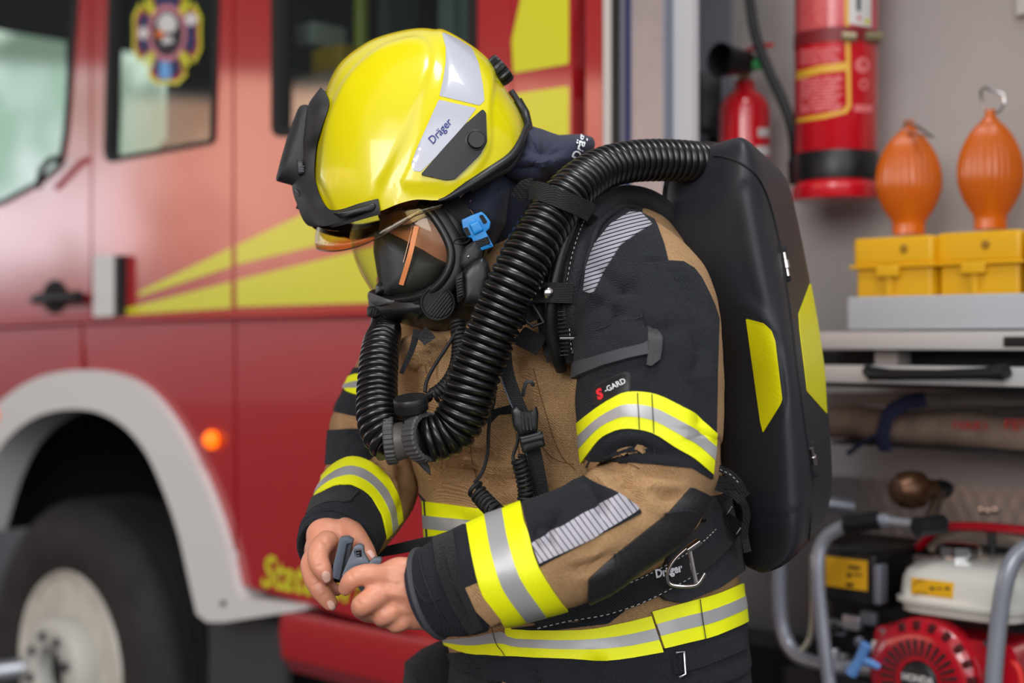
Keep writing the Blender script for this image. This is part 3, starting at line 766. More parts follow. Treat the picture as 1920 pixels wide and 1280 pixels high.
for q in ((1743, 1100, 1752, 1106), (1756, 1101, 1766, 1105), (1772, 1100, 1780, 1106)): tl_('label_print', *q, M_blk, .0712)
for pts in ([(1712, 1096), (1722, 1088), (1734, 1088)], [(1713, 1118), (1722, 1110), (1738, 1112)]):
    bm = bmesh.new(); add_tube(bm, [TP(x_, y_, .0712) for x_, y_ in pts], .0006, 6); mobj('label_print', bm, M_blk, gen)
bm = bmesh.new(); cc = TP(1798, 1048, .18)
add_lathe(bm, [(0, 0), (.034, 0), (.036, .006), (.03, .008), (.03, .012), (.038, .014), (.038, .03), (.032, .034), (0, .036)], cc-Vector((0, 0, .006)), (0, 0, 1), 36, rmod=lambda k, n, h: 1+.03*math.cos(k*2*PI*9/n)); mobj('tank_cap', bm, M_chrome, gen)
# red fan shroud with vents, recoil starter
M_hred = mat('engine_red', (176, 16, 34), .25, coat=.8)
sc = L(1726, 1275, .06); bm = bmesh.new()
a = L(1632, 1172, .07)
sp_ = rnd([(a.x, a.z), (a.x+.30*.85, a.z-.002), (a.x+.262, a.z-.13), (a.x+.25, a.z-.24), (a.x-.0, a.z-.24)], .02)
add_prism(bm, sp_, lambda u, z: (u, .085, z), lambda u, z: (u, .19, z)); bm.transform(TM); mobj('engine_shroud', bm, M_hred, gen)
bm = bmesh.new(); add_lathe(bm, [(.104, .03), (.104, .005), (.098, -.004), (.086, -.012), (.072, -.015), (.035, -.017), (.034, -.012), (0, -.012)], sc+Vector((0, .01, 0)), (0, 1, 0), 56); bm.transform(TM)
rec = mobj('recoil_starter', bm, M_hred, gen)
for k in range(30):
    a_ = 2*PI*k/30; bm = bmesh.new(); c_, s_ = math.cos(a_), math.sin(a_)
    P_ = [sc+Vector((c_*q, .0, s_*q)) for q in (.042, .070)]
    add_tube(bm, [P_[0]+Vector((0, -.0075, 0)), P_[1]+Vector((0, -.0055, 0))], [.0022, .0036], 8); bm.transform(TM); mobj('vent_slot', bm, M_dark, rec)
for k in range(7):
    a_ = .15+.3*k; bm = bmesh.new(); c_, s_ = math.cos(a_), math.sin(a_); q = .092
    add_box(bm, sc+Vector((c_*q, .002, s_*q)), (.016, .01, .012), M=Matrix.Rotation(-a_, 4, 'Y'), bev=.002); bm.transform(TM); mobj('vent_slot', bm, mat('vent_dark', (70, 8, 14), .5), rec)
bm = bmesh.new(); add_lathe(bm, [(0, -.011), (.03, -.0105), (.033, -.008), (.034, 0), (0, 0)], sc, (0, 1, 0), 32); bm.transform(TM); mobj('badge', bm, M_blk, rec)
bm = text_bm('HONDA', .0165, .0006)
for v in bm.verts: v.co = TM @ (sc+Vector((v.co.x*.93, -.0118, v.co.y+.004)))
mobj('lettering', bm, M_white, gen, smooth=False)
M_pull = mat('blue_plastic', (92, 140, 200), .4)
bm = bmesh.new(); add_tube(bm, T3([(1624, 1208, .03), (1612, 1235, .03), (1596, 1262, .03)]), [.010, .0085, .011], 12, sx=1.1); add_tube(bm, T3([(1612, 1233, .03), (1648, 1250, .05)]), [.009, .006], 10)
mobj('pull_handle', bm, M_pull, gen, label='light blue pull handle')
gbox('shroud_label', 1634, 1200, 1652, 1300, .082, .085, M_white, .0005)
gbox('choke_lever', 1645, 1180, 1680, 1186, .07, .085, M_alud, .001)
for p in ((1802, 1252), (1852, 1205), (1660, 1185)):
    bm = bmesh.new(); add_lathe(bm, [(0, -.006), (.006, -.006), (.0075, -.002), (.0075, 0), (0, 0)], L(*p, .085), (0, 1, 0), 6); bm.transform(TM); mobj('bolt', bm, M_chrome, gen)
# red handle arc and beige hose behind the tank
gtube('lifting_handle', [(1722, 1026, .26), (1745, 1004, .25), (1775, 988, .24), (1850, 988, .24), (1960, 998, .24)], .0085, M_hred, sx=1)
gtube('fuel_hose', [(1745, 1030, .28), (1775, 1008, .28), (1830, 998, .28), (1890, 1004, .28), (1960, 1030, .28)], .0085, mat('beige_hose', (170, 154, 138), .6))
gtube('hose_clip', [(1856, 985, .255), (1860, 1010, .255), (1862, 1050, .255)], .007, M_blk)
gtube('cable', [(1880, 1225, .10), (1900, 1240, .09), (1912, 1262, .09), (1918, 1300, .09)], .006, mat('red_cable', (210, 40, 30), .5))
gbox('base_frame', 1470, 1330, 2000, 1350, .06, .40, M_blk)
for x_ in (1500, 1860): gbox('rubber_foot', x_, 1350, x_+40, 1376, .1, .36, M_rub, .003)
for k in range(3):
    bm = bmesh.new(); add_lathe(bm, [(0, -.008), (.006, -.007), (.008, 0), (0, 0)], L(1842+k*13, 957+k%2*2, DB-.005), (0, 1, 0), 8); bm.transform(TM)
    mobj('wall_bolt', bm, M_chrome, truck)
# ================================================================ modelling helpers for the figure
CAM = Vector((0, 0, CZ))
def V3(p): return W(*p[:3])
def src(bm):
    """freeze a bmesh as a source surface for patches and ray hits"""
    bm.normal_update(); bm.verts.index_update(); bm.verts.ensure_lookup_table()
    co = [v.co.copy() for v in bm.verts]; no = [v.normal.copy() for v in bm.verts]
    fs = [[v.index for v in f.verts] for f in bm.faces]
    fn = [f.normal.copy() for f in bm.faces]
    return dict(co=co, no=no, fs=fs, fn=fn, bvh=BVHTree.FromPolygons(co, fs), pr=[proj(c) for c in co])
def boxes(s):
    if 'bx' not in s:
        s['bx'] = [(min(x), max(x), min(y), max(y)) for x, y in (([s['pr'][i][0] for i in f], [s['pr'][i][1] for i in f]) for f in s['fs'])]
    return s['bx']
def merge_src(*ss):
    co = []; fs = []; no = []; fn = []; pr = []
    for s in ss:
        o = len(co); co += s['co']; no += s['no']; fn += s['fn']; pr += s['pr']; fs += [[i+o for i in f] for f in s['fs']]
    return dict(co=co, no=no, fs=fs, fn=fn, pr=pr, bvh=BVHTree.FromPolygons(co, fs))
def hit(s, px, py, off=0, far=None):
    d = (W(px, py, 1)-CAM).normalized()
    l, n, i, t = s['bvh'].ray_cast(CAM, d)
    if l is None:
        if far is None:
            l, n, i, t = s['bvh'].find_nearest(W(px, py, 1.7)); return l-d*off
        return W(px, py, far)
    if n.dot(d) > 0: n = -n
    return l+(n*.6-d*.4)*off
def patch_bm(s, pieces, off=.0015, th=.0025, wrap=False, ymax=9, ymin=0, keep=.9):
    """the part of surface s whose picture lies inside the convex pieces (pixels), lifted by off and th thick"""
    res = bmesh.new()
    for poly in pieces:
        xs = [p[0] for p in poly]; ys = [p[1] for p in poly]
        x0, x1, y0, y1 = min(xs), max(xs), min(ys), max(ys)
        cx, cy = sum(xs)/len(xs), sum(ys)/len(ys)
        bm = bmesh.new(); mp = {}
        for f, n, q in zip(s['fs'], s['fn'], boxes(s)):
            if q[1] < x0 or q[0] > x1 or q[3] < y0 or q[2] > y1: continue
            if not wrap:
                c = s['co'][f[0]]
                if n.dot((c-CAM).normalized()) > .6: continue
            Y = s['co'][f[0]].y
            if Y > ymax or Y < ymin: continue
            vs = []
            for i in f:
                if i not in mp: mp[i] = bm.verts.new(s['co'][i])
                vs.append(mp[i])
            try: bm.faces.new(vs)
            except ValueError: pass
        k = len(poly)
        for i in range(k):
            a, b = poly[i], poly[(i+1) % k]
            if abs(a[0]-b[0])+abs(a[1]-b[1]) < 1e-6: continue
            A, B = W(a[0], a[1], 1)-CAM, W(b[0], b[1], 1)-CAM
            n = A.cross(B).normalized()
            if n.dot(W(cx, cy, 1)-CAM) > 0: n = -n
            if not bm.faces: break
            bmesh.ops.bisect_plane(bm, geom=bm.verts[:]+bm.edges[:]+bm.faces[:], plane_co=CAM, plane_no=n, clear_outer=True, dist=1e-6)
        me = bpy.data.meshes.new('t'); bm.to_mesh(me); bm.free(); res.from_mesh(me); bpy.data.meshes.remove(me)
    bmesh.ops.remove_doubles(res, verts=res.verts[:], dist=6e-5)
    bmesh.ops.dissolve_degenerate(res, dist=2e-5, edges=res.edges[:])
    # drop slivers that are not connected with the main piece
    left = set(res.faces); isl = []
    while left:
        f = left.pop(); st = [f]; g = [f]
        while st:
            q = st.pop()
            for e in q.edges:
                for h in e.link_faces:
                    if h in left: left.discard(h); st.append(h); g.append(h)
        isl.append((sum(q.calc_area() for q in g), g))
    if isl:
        mx = max(i[0] for i in isl); kill = [f for a_, g in isl if a_ < keep*mx for f in g]
        if kill: bmesh.ops.delete(res, geom=kill, context='FACES')
    loose = [v for v in res.verts if not v.link_faces]
    if loose: bmesh.ops.delete(res, geom=loose, context='VERTS')
    base = res.verts[:]; nr = {}
    for v in base:
        l, n, i, t = s['bvh'].find_nearest(v.co)
        q = Vector((0, 0, 0))
        for j in s['fs'][i]: q += s['no'][j]/((s['co'][j]-v.co).length+1e-6)
        nr[v] = q.normalized()
    faces = res.faces[:]
    for f in faces:
        if f.normal.dot(sum((nr[v] for v in f.verts), Vector())) < 0: f.normal_flip()
    if th:
        inn = {v: res.verts.new(v.co+nr[v]*(off-th)) for v in base}
        for f in faces: res.faces.new([inn[v] for v in reversed(f.verts)])
        for e in [e for e in res.edges if len(e.link_faces) == 1 and e.verts[0] in inn and e.verts[1] in inn]:
            try: res.faces.new([e.verts[0], e.verts[1], inn[e.verts[1]], inn[e.verts[0]]])
            except ValueError: pass
    for v in base: v.co = v.co+nr[v]*off
    return res
def tri_pieces(poly):
    t = tessellate_polygon([[Vector((p[0], p[1], 0)) for p in poly]])
    return [[poly[i] for i in f] for f in t]
def patch(name, m, s, poly, parent, off=.0015, th=.0025, pieces=None, label=None, angle=50, **k):
    bm = patch_bm(s, pieces or tri_pieces(poly), off, th, **k)
    return mobj(name, bm, m, parent, label=label, angle=angle)
def band(name, s, A, B, parent, fr=(0, .34, .66, 1), mats=None, off=.0015, th=.003, label=None, names=None, **k):
    """fluorescent tape: strips between the pixel polylines A and B"""
    out = []; A = spl(A, 3); B = spl(B, 3); n = len(A)
    for q in range(len(fr)-1):
        mx = lambda f: [(a[0]+(b[0]-a[0])*f, a[1]+(b[1]-a[1])*f) for a, b in zip(A, B)]
        P, Q = mx(fr[q]), mx(fr[q+1])
        pcs = [[P[i], P[i+1], Q[i+1], Q[i]] for i in range(n-1)]
        m = (mats or [M_tape, M_refl, M_tape])[q]
        out.append(patch((names or ['yellow_tape', 'reflective_tape', 'yellow_tape'])[q], m, s, None, parent, off+(.0006 if q == 1 else 0), th, pieces=pcs, **k))
    return out
def limb(rows, n=48, sm=7, cap=True, sq=1.0):
    """tube through (px,py,Y,r_px); returns bmesh"""
    R = spl(rows, sm); bm = bmesh.new()
    add_tube(bm, [W(r[0], r[1], r[2]) for r in R], [r[3]*r[2]/F for r in R], n, cap=cap)
    bmesh.ops.recalc_face_normals(bm, faces=bm.faces[:]); return bm
def loft(rows, n=72, sm=6, p=2.3, cap=True, yaw=0):
    """stack of level rings (py, xl, xr, Yc, half depth)"""
    R = spl(rows, sm) if sm else rows; bm = bmesh.new(); G = []
    for py, xl, xr, Yc, ry in R:
        cx = (xl+xr)/2; c = W(cx, py, Yc); rx = (xr-xl)/2*Yc/F; ring = []
        for i in range(n):
            t = 2*PI*i/n; a, b = math.cos(t), math.sin(t)
            ring.append(c+Vector((rx*math.copysign(abs(a)**(2/p), a), ry*math.copysign(abs(b)**(2/p), b), 0)))
        G.append(ring)
    V = add_grid(bm, G, closed_u=True)
    if cap: bm.faces.new(V[0]); bm.faces.new(V[-1][::-1])
    bmesh.ops.recalc_face_normals(bm, faces=bm.faces[:]); return bm
def puff(poly, Yc, dn, df=None, p=2.2, n=64, m=10, ctr=None, tilt=(0, 0), rr=0, jit=None):
    """closed rounded body whose outline is the pixel polygon at distance Yc; dn/df half depth towards / away"""
    df = dn if df is None else df
    if rr: poly = rnd(poly, rr, 4)
    P = resample(list(poly)+[poly[0]], n+1)[:-1]
    c = Vector(ctr) if ctr else Vector((sum(q.x for q in P)/n, sum(q.y for q in P)/n)); bm = bmesh.new()
    def pt(q, dy):
        Y = Yc+tilt[0]*(q.x-c.x)+tilt[1]*(q.y-c.y)+dy; return W(q.x, q.y, Y)
    prev = None; rows = []
    for s_, dd in ((1, dn), (-1, df)):
        G = []
        for j in range(m+1):
            a = (PI/2)*j/m; r = max(math.cos(a), 0)**(2/p); h = math.sin(a)**(2/p)
            G.append((r, -s_*dd*h))
        rows.append(G)
    allr = rows[1][::-1][:-1]+rows[0]       # far pole ... outline ... near pole
    rings = []
    for r, dy in allr:
        if r < 1e-4: rings.append([bm.verts.new(pt(c, dy))])
        else: rings.append([bm.verts.new(pt(c+(q-c)*r, dy)) for q in P])
    for a, b in zip(rings, rings[1:]):
        for k in range(n):
            f = []
            for v in (a[k % len(a)], a[(k+1) % n % len(a)], b[(k+1) % n % len(b)], b[k % len(b)]):
                if v not in f: f.append(v)
            if len(f) > 2:
                try: bm.faces.new(f)
                except ValueError: pass
    bmesh.ops.recalc_face_normals(bm, faces=bm.faces[:]); return bm
def slab(poly, Yc, th, tilt=(0, 0), bev=.0015, holes=()):
    """flat plate with the pixel outline, th thick, standing at Yc (tilt: metres per pixel)"""
    c = Vector((sum(q[0] for q in poly)/len(poly), sum(q[1] for q in poly)/len(poly))); bm = bmesh.new()
    f0 = lambda x, y: W(x, y, Yc+tilt[0]*(x-c.x)+tilt[1]*(y-c.y))
    f1 = lambda x, y: W(x, y, Yc+tilt[0]*(x-c.x)+tilt[1]*(y-c.y))+Vector((0, th, 0))
    add_prism(bm, list(poly), f0, f1, holes)
    if bev:
        bmesh.ops.recalc_face_normals(bm, faces=bm.faces[:])
        es = [e for e in bm.edges if len(e.link_faces) == 2 and e.calc_face_angle(0) > .9]
        bmesh.ops.bevel(bm, geom=es, offset=bev, segments=2, affect='EDGES', profile=.6)
    return bm
def hose_bm(rows, pitch=.0098, depth=.17, n=36, sharp=1.0):
    R = spl(rows, 10); P = [W(*r[:3]) for r in R]; d = [0]
    for a, b in zip(P, P[1:]): d.append(d[-1]+(b-a).length)
    tot = d[-1]; per = 10; N_ = int(tot/pitch*per); Q = []; RR = []; j = 0
    for i in range(N_+1):
        s_ = tot*i/N_
        while j < len(P)-2 and d[j+1] < s_: j += 1
        t = (s_-d[j])/max(d[j+1]-d[j], 1e-9); Q.append(P[j].lerp(P[j+1], t))
        r = (R[j][3]*(1-t)+R[j+1][3]*t)*Q[-1].y/F
        ph = (i/per) % 1
        w_ = abs(math.cos(PI*ph))      # round ribs, tight grooves
        RR.append(r*(1-depth*(1-w_**.55)))
    bm = bmesh.new(); add_tube(bm, Q, RR, n); return bm
def ribbon(pts, wpx, th=.002, sm=6, ysl=0, crown=0):
    """flat webbing through (px,py,Y); wpx wide in the picture"""
    R = spl(pts, sm) if sm else [tuple(p) for p in pts]; bm = bmesh.new(); G = []
    k = len(R)
    for i, r in enumerate(R):
        a, b = R[max(i-1, 0)], R[min(i+1, k-1)]
        d = Vector((b[0]-a[0], b[1]-a[1])).normalized(); n = Vector((-d.y, d.x))
        w_ = (wpx if not hasattr(wpx, '__len__') else wpx[0]+(wpx[1]-wpx[0])*i/(k-1))/2
        ring = []
        for u, dy in ((-1, 0), (-.5, -crown*.8), (0, -crown), (.5, -crown*.8), (1, 0)):
            ring.append(W(r[0]+n.x*w_*u, r[1]+n.y*w_*u, r[2]+dy+ysl*u))
        ring += [v+Vector((0, th, 0)) for v in reversed(ring)]
        G.append(ring)
    V = add_grid(bm, G, closed_u=True); bm.faces.new(V[0]); bm.faces.new(V[-1][::-1]); return bm
def ribbon_on(s, pts, wpx, off=.003, th=.002, sm=6, lim=.03):
    """webbing laid on surface s along a pixel path"""
    R = spl(pts, sm); out = []
    Y = [hit(s, r[0], r[1], 0, far=None).y for r in R]
    Y2 = []
    for i in range(len(Y)):
        q = Y[max(0, i-2):i+3]; Y2.append(sum(q)/len(q))
    return ribbon([(r[0], r[1], y-off) for r, y in zip(R, Y2)], wpx, th, sm=0)
def on_text(name, txt, m, s, cx, cy, wpx, ang, parent, off=.004, bold=.02, shear=0, squash=1.0, space=1.0, th=0):
    bm = text_bm(txt, 1, bold, shear, space)
    bmesh.ops.triangulate(bm, faces=bm.faces[:])
    xs = [v.co.x for v in bm.verts]; ys = [v.co.y for v in bm.verts]; w_ = max(xs)-min(xs); mx_, my_ = (max(xs)+min(xs))/2, (max(ys)+min(ys))/2
    ca, sa = math.cos(ang), math.sin(ang); k = wpx/w_
    for v in bm.verts:
        x, y = (v.co.x-mx_)*k, (v.co.y-my_)*k*squash
        v.co = hit(s, cx+x*ca-y*sa*1, cy-(x*sa+y*ca), off)
    return mobj(name, bm, m, parent, smooth=False)
def wrinkle(bm, amp=.002, sc=14, seed=0, aniso=(1, 1, 1), amp2=.0008, sc2=40):
    bm.normal_update()
    for v in bm.verts:
        p = Vector((v.co.x*aniso[0], v.co.y*aniso[1], v.co.z*aniso[2]))
        a = noise.noise(p*sc+Vector((seed, 0, 0))); b = noise.noise(p*sc2+Vector((0, seed, 0)))
        v.co += v.normal*(a*amp+b*amp2)
def crease(bm, strokes, front=True, k=1.0):
    """folds: strokes (pixel points, half width px, depth m); negative depth raises a ridge"""
    bm.normal_update(); pr = [(v, proj(v.co)) for v in bm.verts if (not front or v.normal.dot(v.co-CAM) < .25)]
    for pts, w_, dep in strokes:
        q = spl(pts, 4) if len(pts) > 2 else pts; xs = [p[0] for p in q]; ys = [p[1] for p in q]; mrg = w_*3.2
        L_ = len(q)-1
        for v, (x, y) in pr:
            if not (min(xs)-mrg < x < max(xs)+mrg and min(ys)-mrg < y < max(ys)+mrg): continue
            best, bi = min((dseg((x, y), q[i], q[i+1]), i) for i in range(L_))
            g = math.exp(-(best/w_)**2); sd = math.exp(-((best-2*w_)/w_)**2)
            tp_ = min(1, (bi+.5)/L_*3.2, (1-(bi+.5)/L_)*3.2)
            v.co -= v.normal*dep*k*(g-.35*sd)*tp_
def emboss(bm, poly, h, fall, both=True):
    bm.normal_update(); k = len(poly)
    xs = [p[0] for p in poly]; ys = [p[1] for p in poly]
    for v in bm.verts:
        x, y = proj(v.co)
        if not both and v.normal.dot(v.co-CAM) > 0: continue
        if not (min(xs)-fall < x < max(xs)+fall and min(ys)-fall < y < max(ys)+fall): continue
        d = min(dseg((x, y), poly[i-1], poly[i]) for i in range(k))
        sd = d if inside((x, y), poly) else -d
        v.co += v.normal*h*sstep((sd+fall)/(2*fall))
def stripe_mat(name, ca, cb, direction, period, duty=.25, rough=.4):
    m = mat(name, ca, rough); nt = m.node_tree; N = nt.nodes; K = nt.links; b = N['Principled BSDF']
    g = N.new('ShaderNodeNewGeometry'); d = N.new('ShaderNodeVectorMath'); d.operation = 'DOT_PRODUCT'
    tc = N.new('ShaderNodeTexCoord'); K.new(tc.outputs['Object'], d.inputs[0]); d.inputs[1].default_value = direction
    a = N.new('ShaderNodeMath'); a.operation = 'DIVIDE'; K.new(d.outputs['Value'], a.inputs[0]); a.inputs[1].default_value = period
    f = N.new('ShaderNodeMath'); f.operation = 'FRACT'; K.new(a.outputs[0], f.inputs[0])
    c = N.new('ShaderNodeMath'); c.operation = 'LESS_THAN'; K.new(f.outputs[0], c.inputs[0]); c.inputs[1].default_value = duty
    x = N.new('ShaderNodeMix'); x.data_type = 'RGBA'; K.new(c.outputs[0], x.inputs[0]); x.inputs[6].default_value = lin(ca)+(1,); x.inputs[7].default_value = lin(cb)+(1,)
    K.new(x.outputs[2], b.inputs['Base Color']); N.remove(g); return m
M_skin = mat('skin', (208, 142, 114), .42, var=.10, vscale=28, bump=.25, scale=500, bdist=.0006)
M_skin.node_tree.nodes['Principled BSDF'].inputs['Subsurface Weight'].default_value = .25
M_skin.node_tree.nodes['Principled BSDF'].inputs['Subsurface Radius'].default_value = (.01, .004, .002)
M_skin.node_tree.nodes['Principled BSDF'].inputs['Subsurface Scale'].default_value = .4
M_nail = mat('nail', (240, 190, 172), .22, coat=.5)
M_khaki = mat('khaki_cloth', (180, 142, 100), .9, bump=.9, scale=420, bdist=.0016, weave=200, var=.07, vscale=30, fine=.12)
M_nomex = mat('black_cloth', (17, 23, 33), .88, bump=1, scale=420, bdist=.0022, weave=200, sheen=.04, var=.1, vscale=25, fine=.4)
M_velcro = mat('black_velcro', (19, 20, 24), .95, bump=1, scale=500, bdist=.004, sheen=.08, fine=.3)
M_leather = mat('dark_leather', (38, 38, 40), .5, bump=.6, scale=300, bdist=.0015, var=.12, vscale=30)
M_trim = mat('grey_trim', (62, 64, 68), .7, bump=.4, scale=600)
M_tape = mat('fluorescent_tape', (236, 240, 4), .55, bump=.25, scale=900, bdist=.0004, fine=.03)
M_refl = mat('silver_tape', (168, 168, 168), .38, metal=.25, bump=.2, scale=500, bdist=.0003)
M_web = mat('black_webbing', (24, 25, 28), .7, bump=1, scale=500, bdist=.002, weave=160, sheen=.04, fine=.12)
M_pad = mat('black_padding', (24, 26, 30), .7, bump=.8, scale=350, bdist=.002, sheen=.05)
M_hose = mat('corrugated_rubber', (14, 14, 16), .3, coat=.25, coatr=.2, bump=.15, scale=200, bdist=.0004)
M_shell = mat('backpack_plastic', (34, 37, 43), .5, bump=.35, scale=900, bdist=.0004, var=.04, vscale=10)
M_plas = mat('satin_black_plastic', (26, 27, 29), .38, bump=.1, scale=600, bdist=.0003)
M_plas2 = mat('matt_black_plastic', (38, 38, 40), .55, bump=.3, scale=700, bdist=.0003)
M_yelm = mat('helmet_yellow', (216, 203, 3), .24, coat=.5, coatr=.06)
M_hwhite = mat('helmet_sticker', (176, 178, 188), .28, coat=.8)
M_hnavy = mat('logo_navy', (16, 36, 120), .5)
M_lens = thin_glass('clear_visor', (248, 248, 240), 1.32)
M_lensy = thin_glass('clear_flip_visor', (250, 240, 205), 1.38, .02)
M_hood = mat('navy_knit', (28, 34, 52), .85, bump=.5, scale=400, bdist=.001, sheen=.06)
M_flap = mat('neck_flap_cloth', (38, 42, 62), .75, bump=.3, scale=500, sheen=.05, var=.06, vscale=20)
M_blue = mat('blue_buckle', (12, 128, 200), .35)
M_steel = mat('polished_steel', (215, 205, 200), .18, metal=1)
M_greyp = mat('grey_plastic', (92, 100, 112), .42, bump=.15, scale=500, bdist=.0003)
M_orange = mat('orange_strip', (226, 140, 82), .5)
M_thread = mat('white_thread', (190, 190, 186), .7)
M_print = mat('white_print', (226, 228, 232), .6)
M_hair = mat('dark_hair', (48, 34, 26), .6)
# ================================================================ the firefighter: body, jacket, trousers
man = empty('person', (.13, 1.87, 0), 'person standing with bowed head in khaki and black turnout gear, hands holding a clip', 'person')

# ---- clothing surfaces first (they are the sources for every tape and badge)
torso = loft([(398, 985, 1085, 1.90, .055), (422, 935, 1150, 1.90, .085), (452, 885, 1235, 1.89, .115), (500, 822, 1296, 1.88, .14), (560, 860, 1322, 1.87, .158), (605, 826, 1334, 1.87, .165), (630, 772, 1337, 1.87, .167),
              (665, 746, 1340, 1.87, .168), (720, 742, 1348, 1.87, .172), (800, 758, 1352, 1.87, .172), (900, 784, 1356, 1.87, .168), (1000, 797, 1370, 1.865, .168),
              (1100, 815, 1386, 1.86, .176), (1180, 834, 1392, 1.86, .182), (1226, 846, 1398, 1.86, .184), (1236, 852, 1396, 1.86, .180), (1300, 846, 1404, 1.86, .182), (1400, 842, 1412, 1.86, .184)], 110, 9, 2.3)
wrinkle(torso, .0055, 9, 3, (1, 1, .7), .0022, 26)
crease(torso, [([(790, 900), (850, 880), (930, 905)], 12, .006), ([(800, 870), (880, 850), (960, 870)], 9, .004), ([(985, 760), (1005, 850), (1010, 930)], 7, .004),
               ([(1040, 700), (1060, 790), (1070, 850)], 9, .006), ([(870, 690), (880, 740), (875, 800)], 8, .004), ([(760, 640), (775, 700), (770, 760)], 7, .005),
               ([(800, 640), (812, 690), (800, 740)], 6, .004), ([(930, 830), (900, 870), (860, 900)], 10, .004), ([(1000, 1240), (1010, 1300), (1000, 1340)], 12, .006),
               ([(1120, 1240), (1130, 1330)], 12, .005), ([(880, 1225), (900, 1280), (890, 1340)], 16, .003), ([(1230, 1225), (1245, 1300), (1250, 1380)], 6, .006), ([(940, 1240), (945, 1300)], 10, .002), ([(820, 800), (850, 830), (840, 880)], 14, .008), ([(960, 640), (975, 700), (1000, 760)], 12, .007), ([(1010, 870), (960, 900), (900, 915)], 12, .007), ([(1080, 640), (1075, 720), (1085, 800)], 12, .007), ([(840, 960), (900, 985), (960, 980)], 12, .004)], k=1.5)
larm = limb([(1118, 486, 1.85, 88), (1160, 500, 1.765, 108), (1203, 560, 1.69, 128), (1221, 650, 1.64, 134), (1222, 740, 1.615, 135), (1220, 830, 1.60, 130),
             (1226, 886, 1.59, 116), (1206, 938, 1.575, 102), (1146, 976, 1.56, 99), (1060, 1028, 1.552, 108), (960, 1062, 1.555, 101), (868, 1092, 1.565, 93), (806, 1112, 1.575, 80)], 84, 16, cap=True)
wrinkle(larm, .0045, 11, 7, amp2=.0018, sc2=30)
crease(larm, [([(1253, 495), (1285, 540), (1320, 600)], 9, .007), ([(1165, 505), (1225, 492), (1253, 491)], 4, .003), ([(1240, 520), (1290, 590), (1330, 680)], 12, .005),
              ([(1100, 600), (1140, 560), (1190, 530)], 11, .004), ([(1125, 860), (1180, 838), (1225, 845)], 9, .006), ([(1140, 880), (1190, 925), (1200, 960)], 14, .008),
              ([(1150, 905), (1230, 890), (1300, 905)], 12, .004), ([(1090, 890), (1120, 930), (1130, 990)], 11, .006), ([(1060, 940), (1030, 990), (1035, 1040)], 8, .004),
              ([(1290, 700), (1310, 760), (1315, 840)], 13, .004), ([(1010, 960), (1000, 1000), (1020, 1050)], 7, .003), ([(1060, 1070), (1110, 1060), (1170, 1030)], 9, .004),
              ([(990, 1000), (1030, 985), (1060, 950)], 8, .004), ([(830, 1010), (850, 1090), (890, 1165)], 6, .003), ([(1180, 600), (1230, 620), (1290, 610)], 14, .004), ([(1110, 500), (1160, 540), (1210, 545)], 13, .005), ([(1140, 560), (1150, 600), (1130, 640)], 12, .004), ([(1290, 620), (1310, 660), (1300, 720)], 12, .005), ([(1200, 900), (1240, 930), (1300, 925)], 12, .005)], k=1.4)
rarm = limb([(775, 590, 2.02, 46), (752, 650, 2.0, 62), (728, 725, 1.985, 74), (706, 800, 1.965, 84), (702, 860, 1.93, 86), (694, 910, 1.88, 87), (676, 950, 1.82, 84), (652, 984, 1.77, 78), (636, 1008, 1.735, 72)], 72, 12)
wrinkle(rarm, .004, 12, 11, amp2=.0018)
crease(rarm, [([(635, 775), (680, 800), (720, 790)], 9, .006), ([(640, 840), (690, 850), (740, 830)], 9, .005), ([(745, 860), (760, 920), (740, 970)], 9, .006), ([(700, 850), (720, 880), (750, 900)], 8, .004), ([(650, 800), (690, 830), (700, 860)], 12, .006)], k=1.4)
s_t, s_l, s_r = src(torso), src(larm), src(rarm)
jacket = mobj('jacket', torso, M_khaki, man, label='khaki turnout jacket with yellow and silver tape')
for o_ in (mobj('left_sleeve', larm, M_khaki, jacket), mobj('right_sleeve', rarm, M_khaki, jacket)): o_.name = 'sleeve'
J = jacket
# black shoulder and upper sleeve panel
patch('black_panel', M_nomex, s_l, [(1040, 720), (1050, 640), (1060, 560), (1080, 470), (1118, 402), (1160, 372), (1200, 374), (1218, 398), (1232, 425), (1244, 458), (1252, 490), (1280, 492), (1300, 504), (1314, 522), (1328, 550), (1338, 572), (1346, 597), (1343, 700), (1341, 830), (1334, 898), (1297, 877), (1225, 869), (1106, 864), (1078, 845), (1060, 800)], J, .0022, .003, ymax=1.80, label='black upper sleeve panel')
patch('black_panel', M_nomex, s_l, [(976, 930), (1078, 884), (1160, 926), (1200, 955), (1202, 962), (1012, 1062), (996, 1020)], J, .0022, .003, label='black forearm panel')
seg = stripe_mat('segmented_reflective', (166, 163, 172), (26, 26, 34), Vector((-.28, 0, 1)).normalized(), .0048, .27)
patch('reflective_panel', seg, s_l, rnd([(1098, 548), (1102, 505), (1116, 462), (1146, 424), (1180, 402), (1200, 402), (1222, 424), (1196, 440), (1165, 462), (1138, 505), (1114, 552)], 2), J, .0036, .003, ymax=1.82, label='silver segmented shoulder stripe')
seg2 = stripe_mat('segmented_reflective_arm', (168, 164, 172), (30, 28, 40), Vector((.80, 0, .6)).normalized(), .0058, .2)
patch('reflective_panel', seg2, s_l, [(996, 1020), (1078, 974), (1159, 927), (1198, 955), (1110, 1010), (1012, 1056)], J, .0036, .003, label='silver segmented forearm stripe')
patch('elbow_pad', M_leather, s_l, rnd([(1101, 1128), (1103, 1084), (1162, 1032), (1253, 960), (1295, 912), (1338, 932), (1340, 960), (1312, 996), (1275, 1030), (1162, 1100), (1112, 1130)], 5), J, .004, .004, label='dark leather elbow pad')
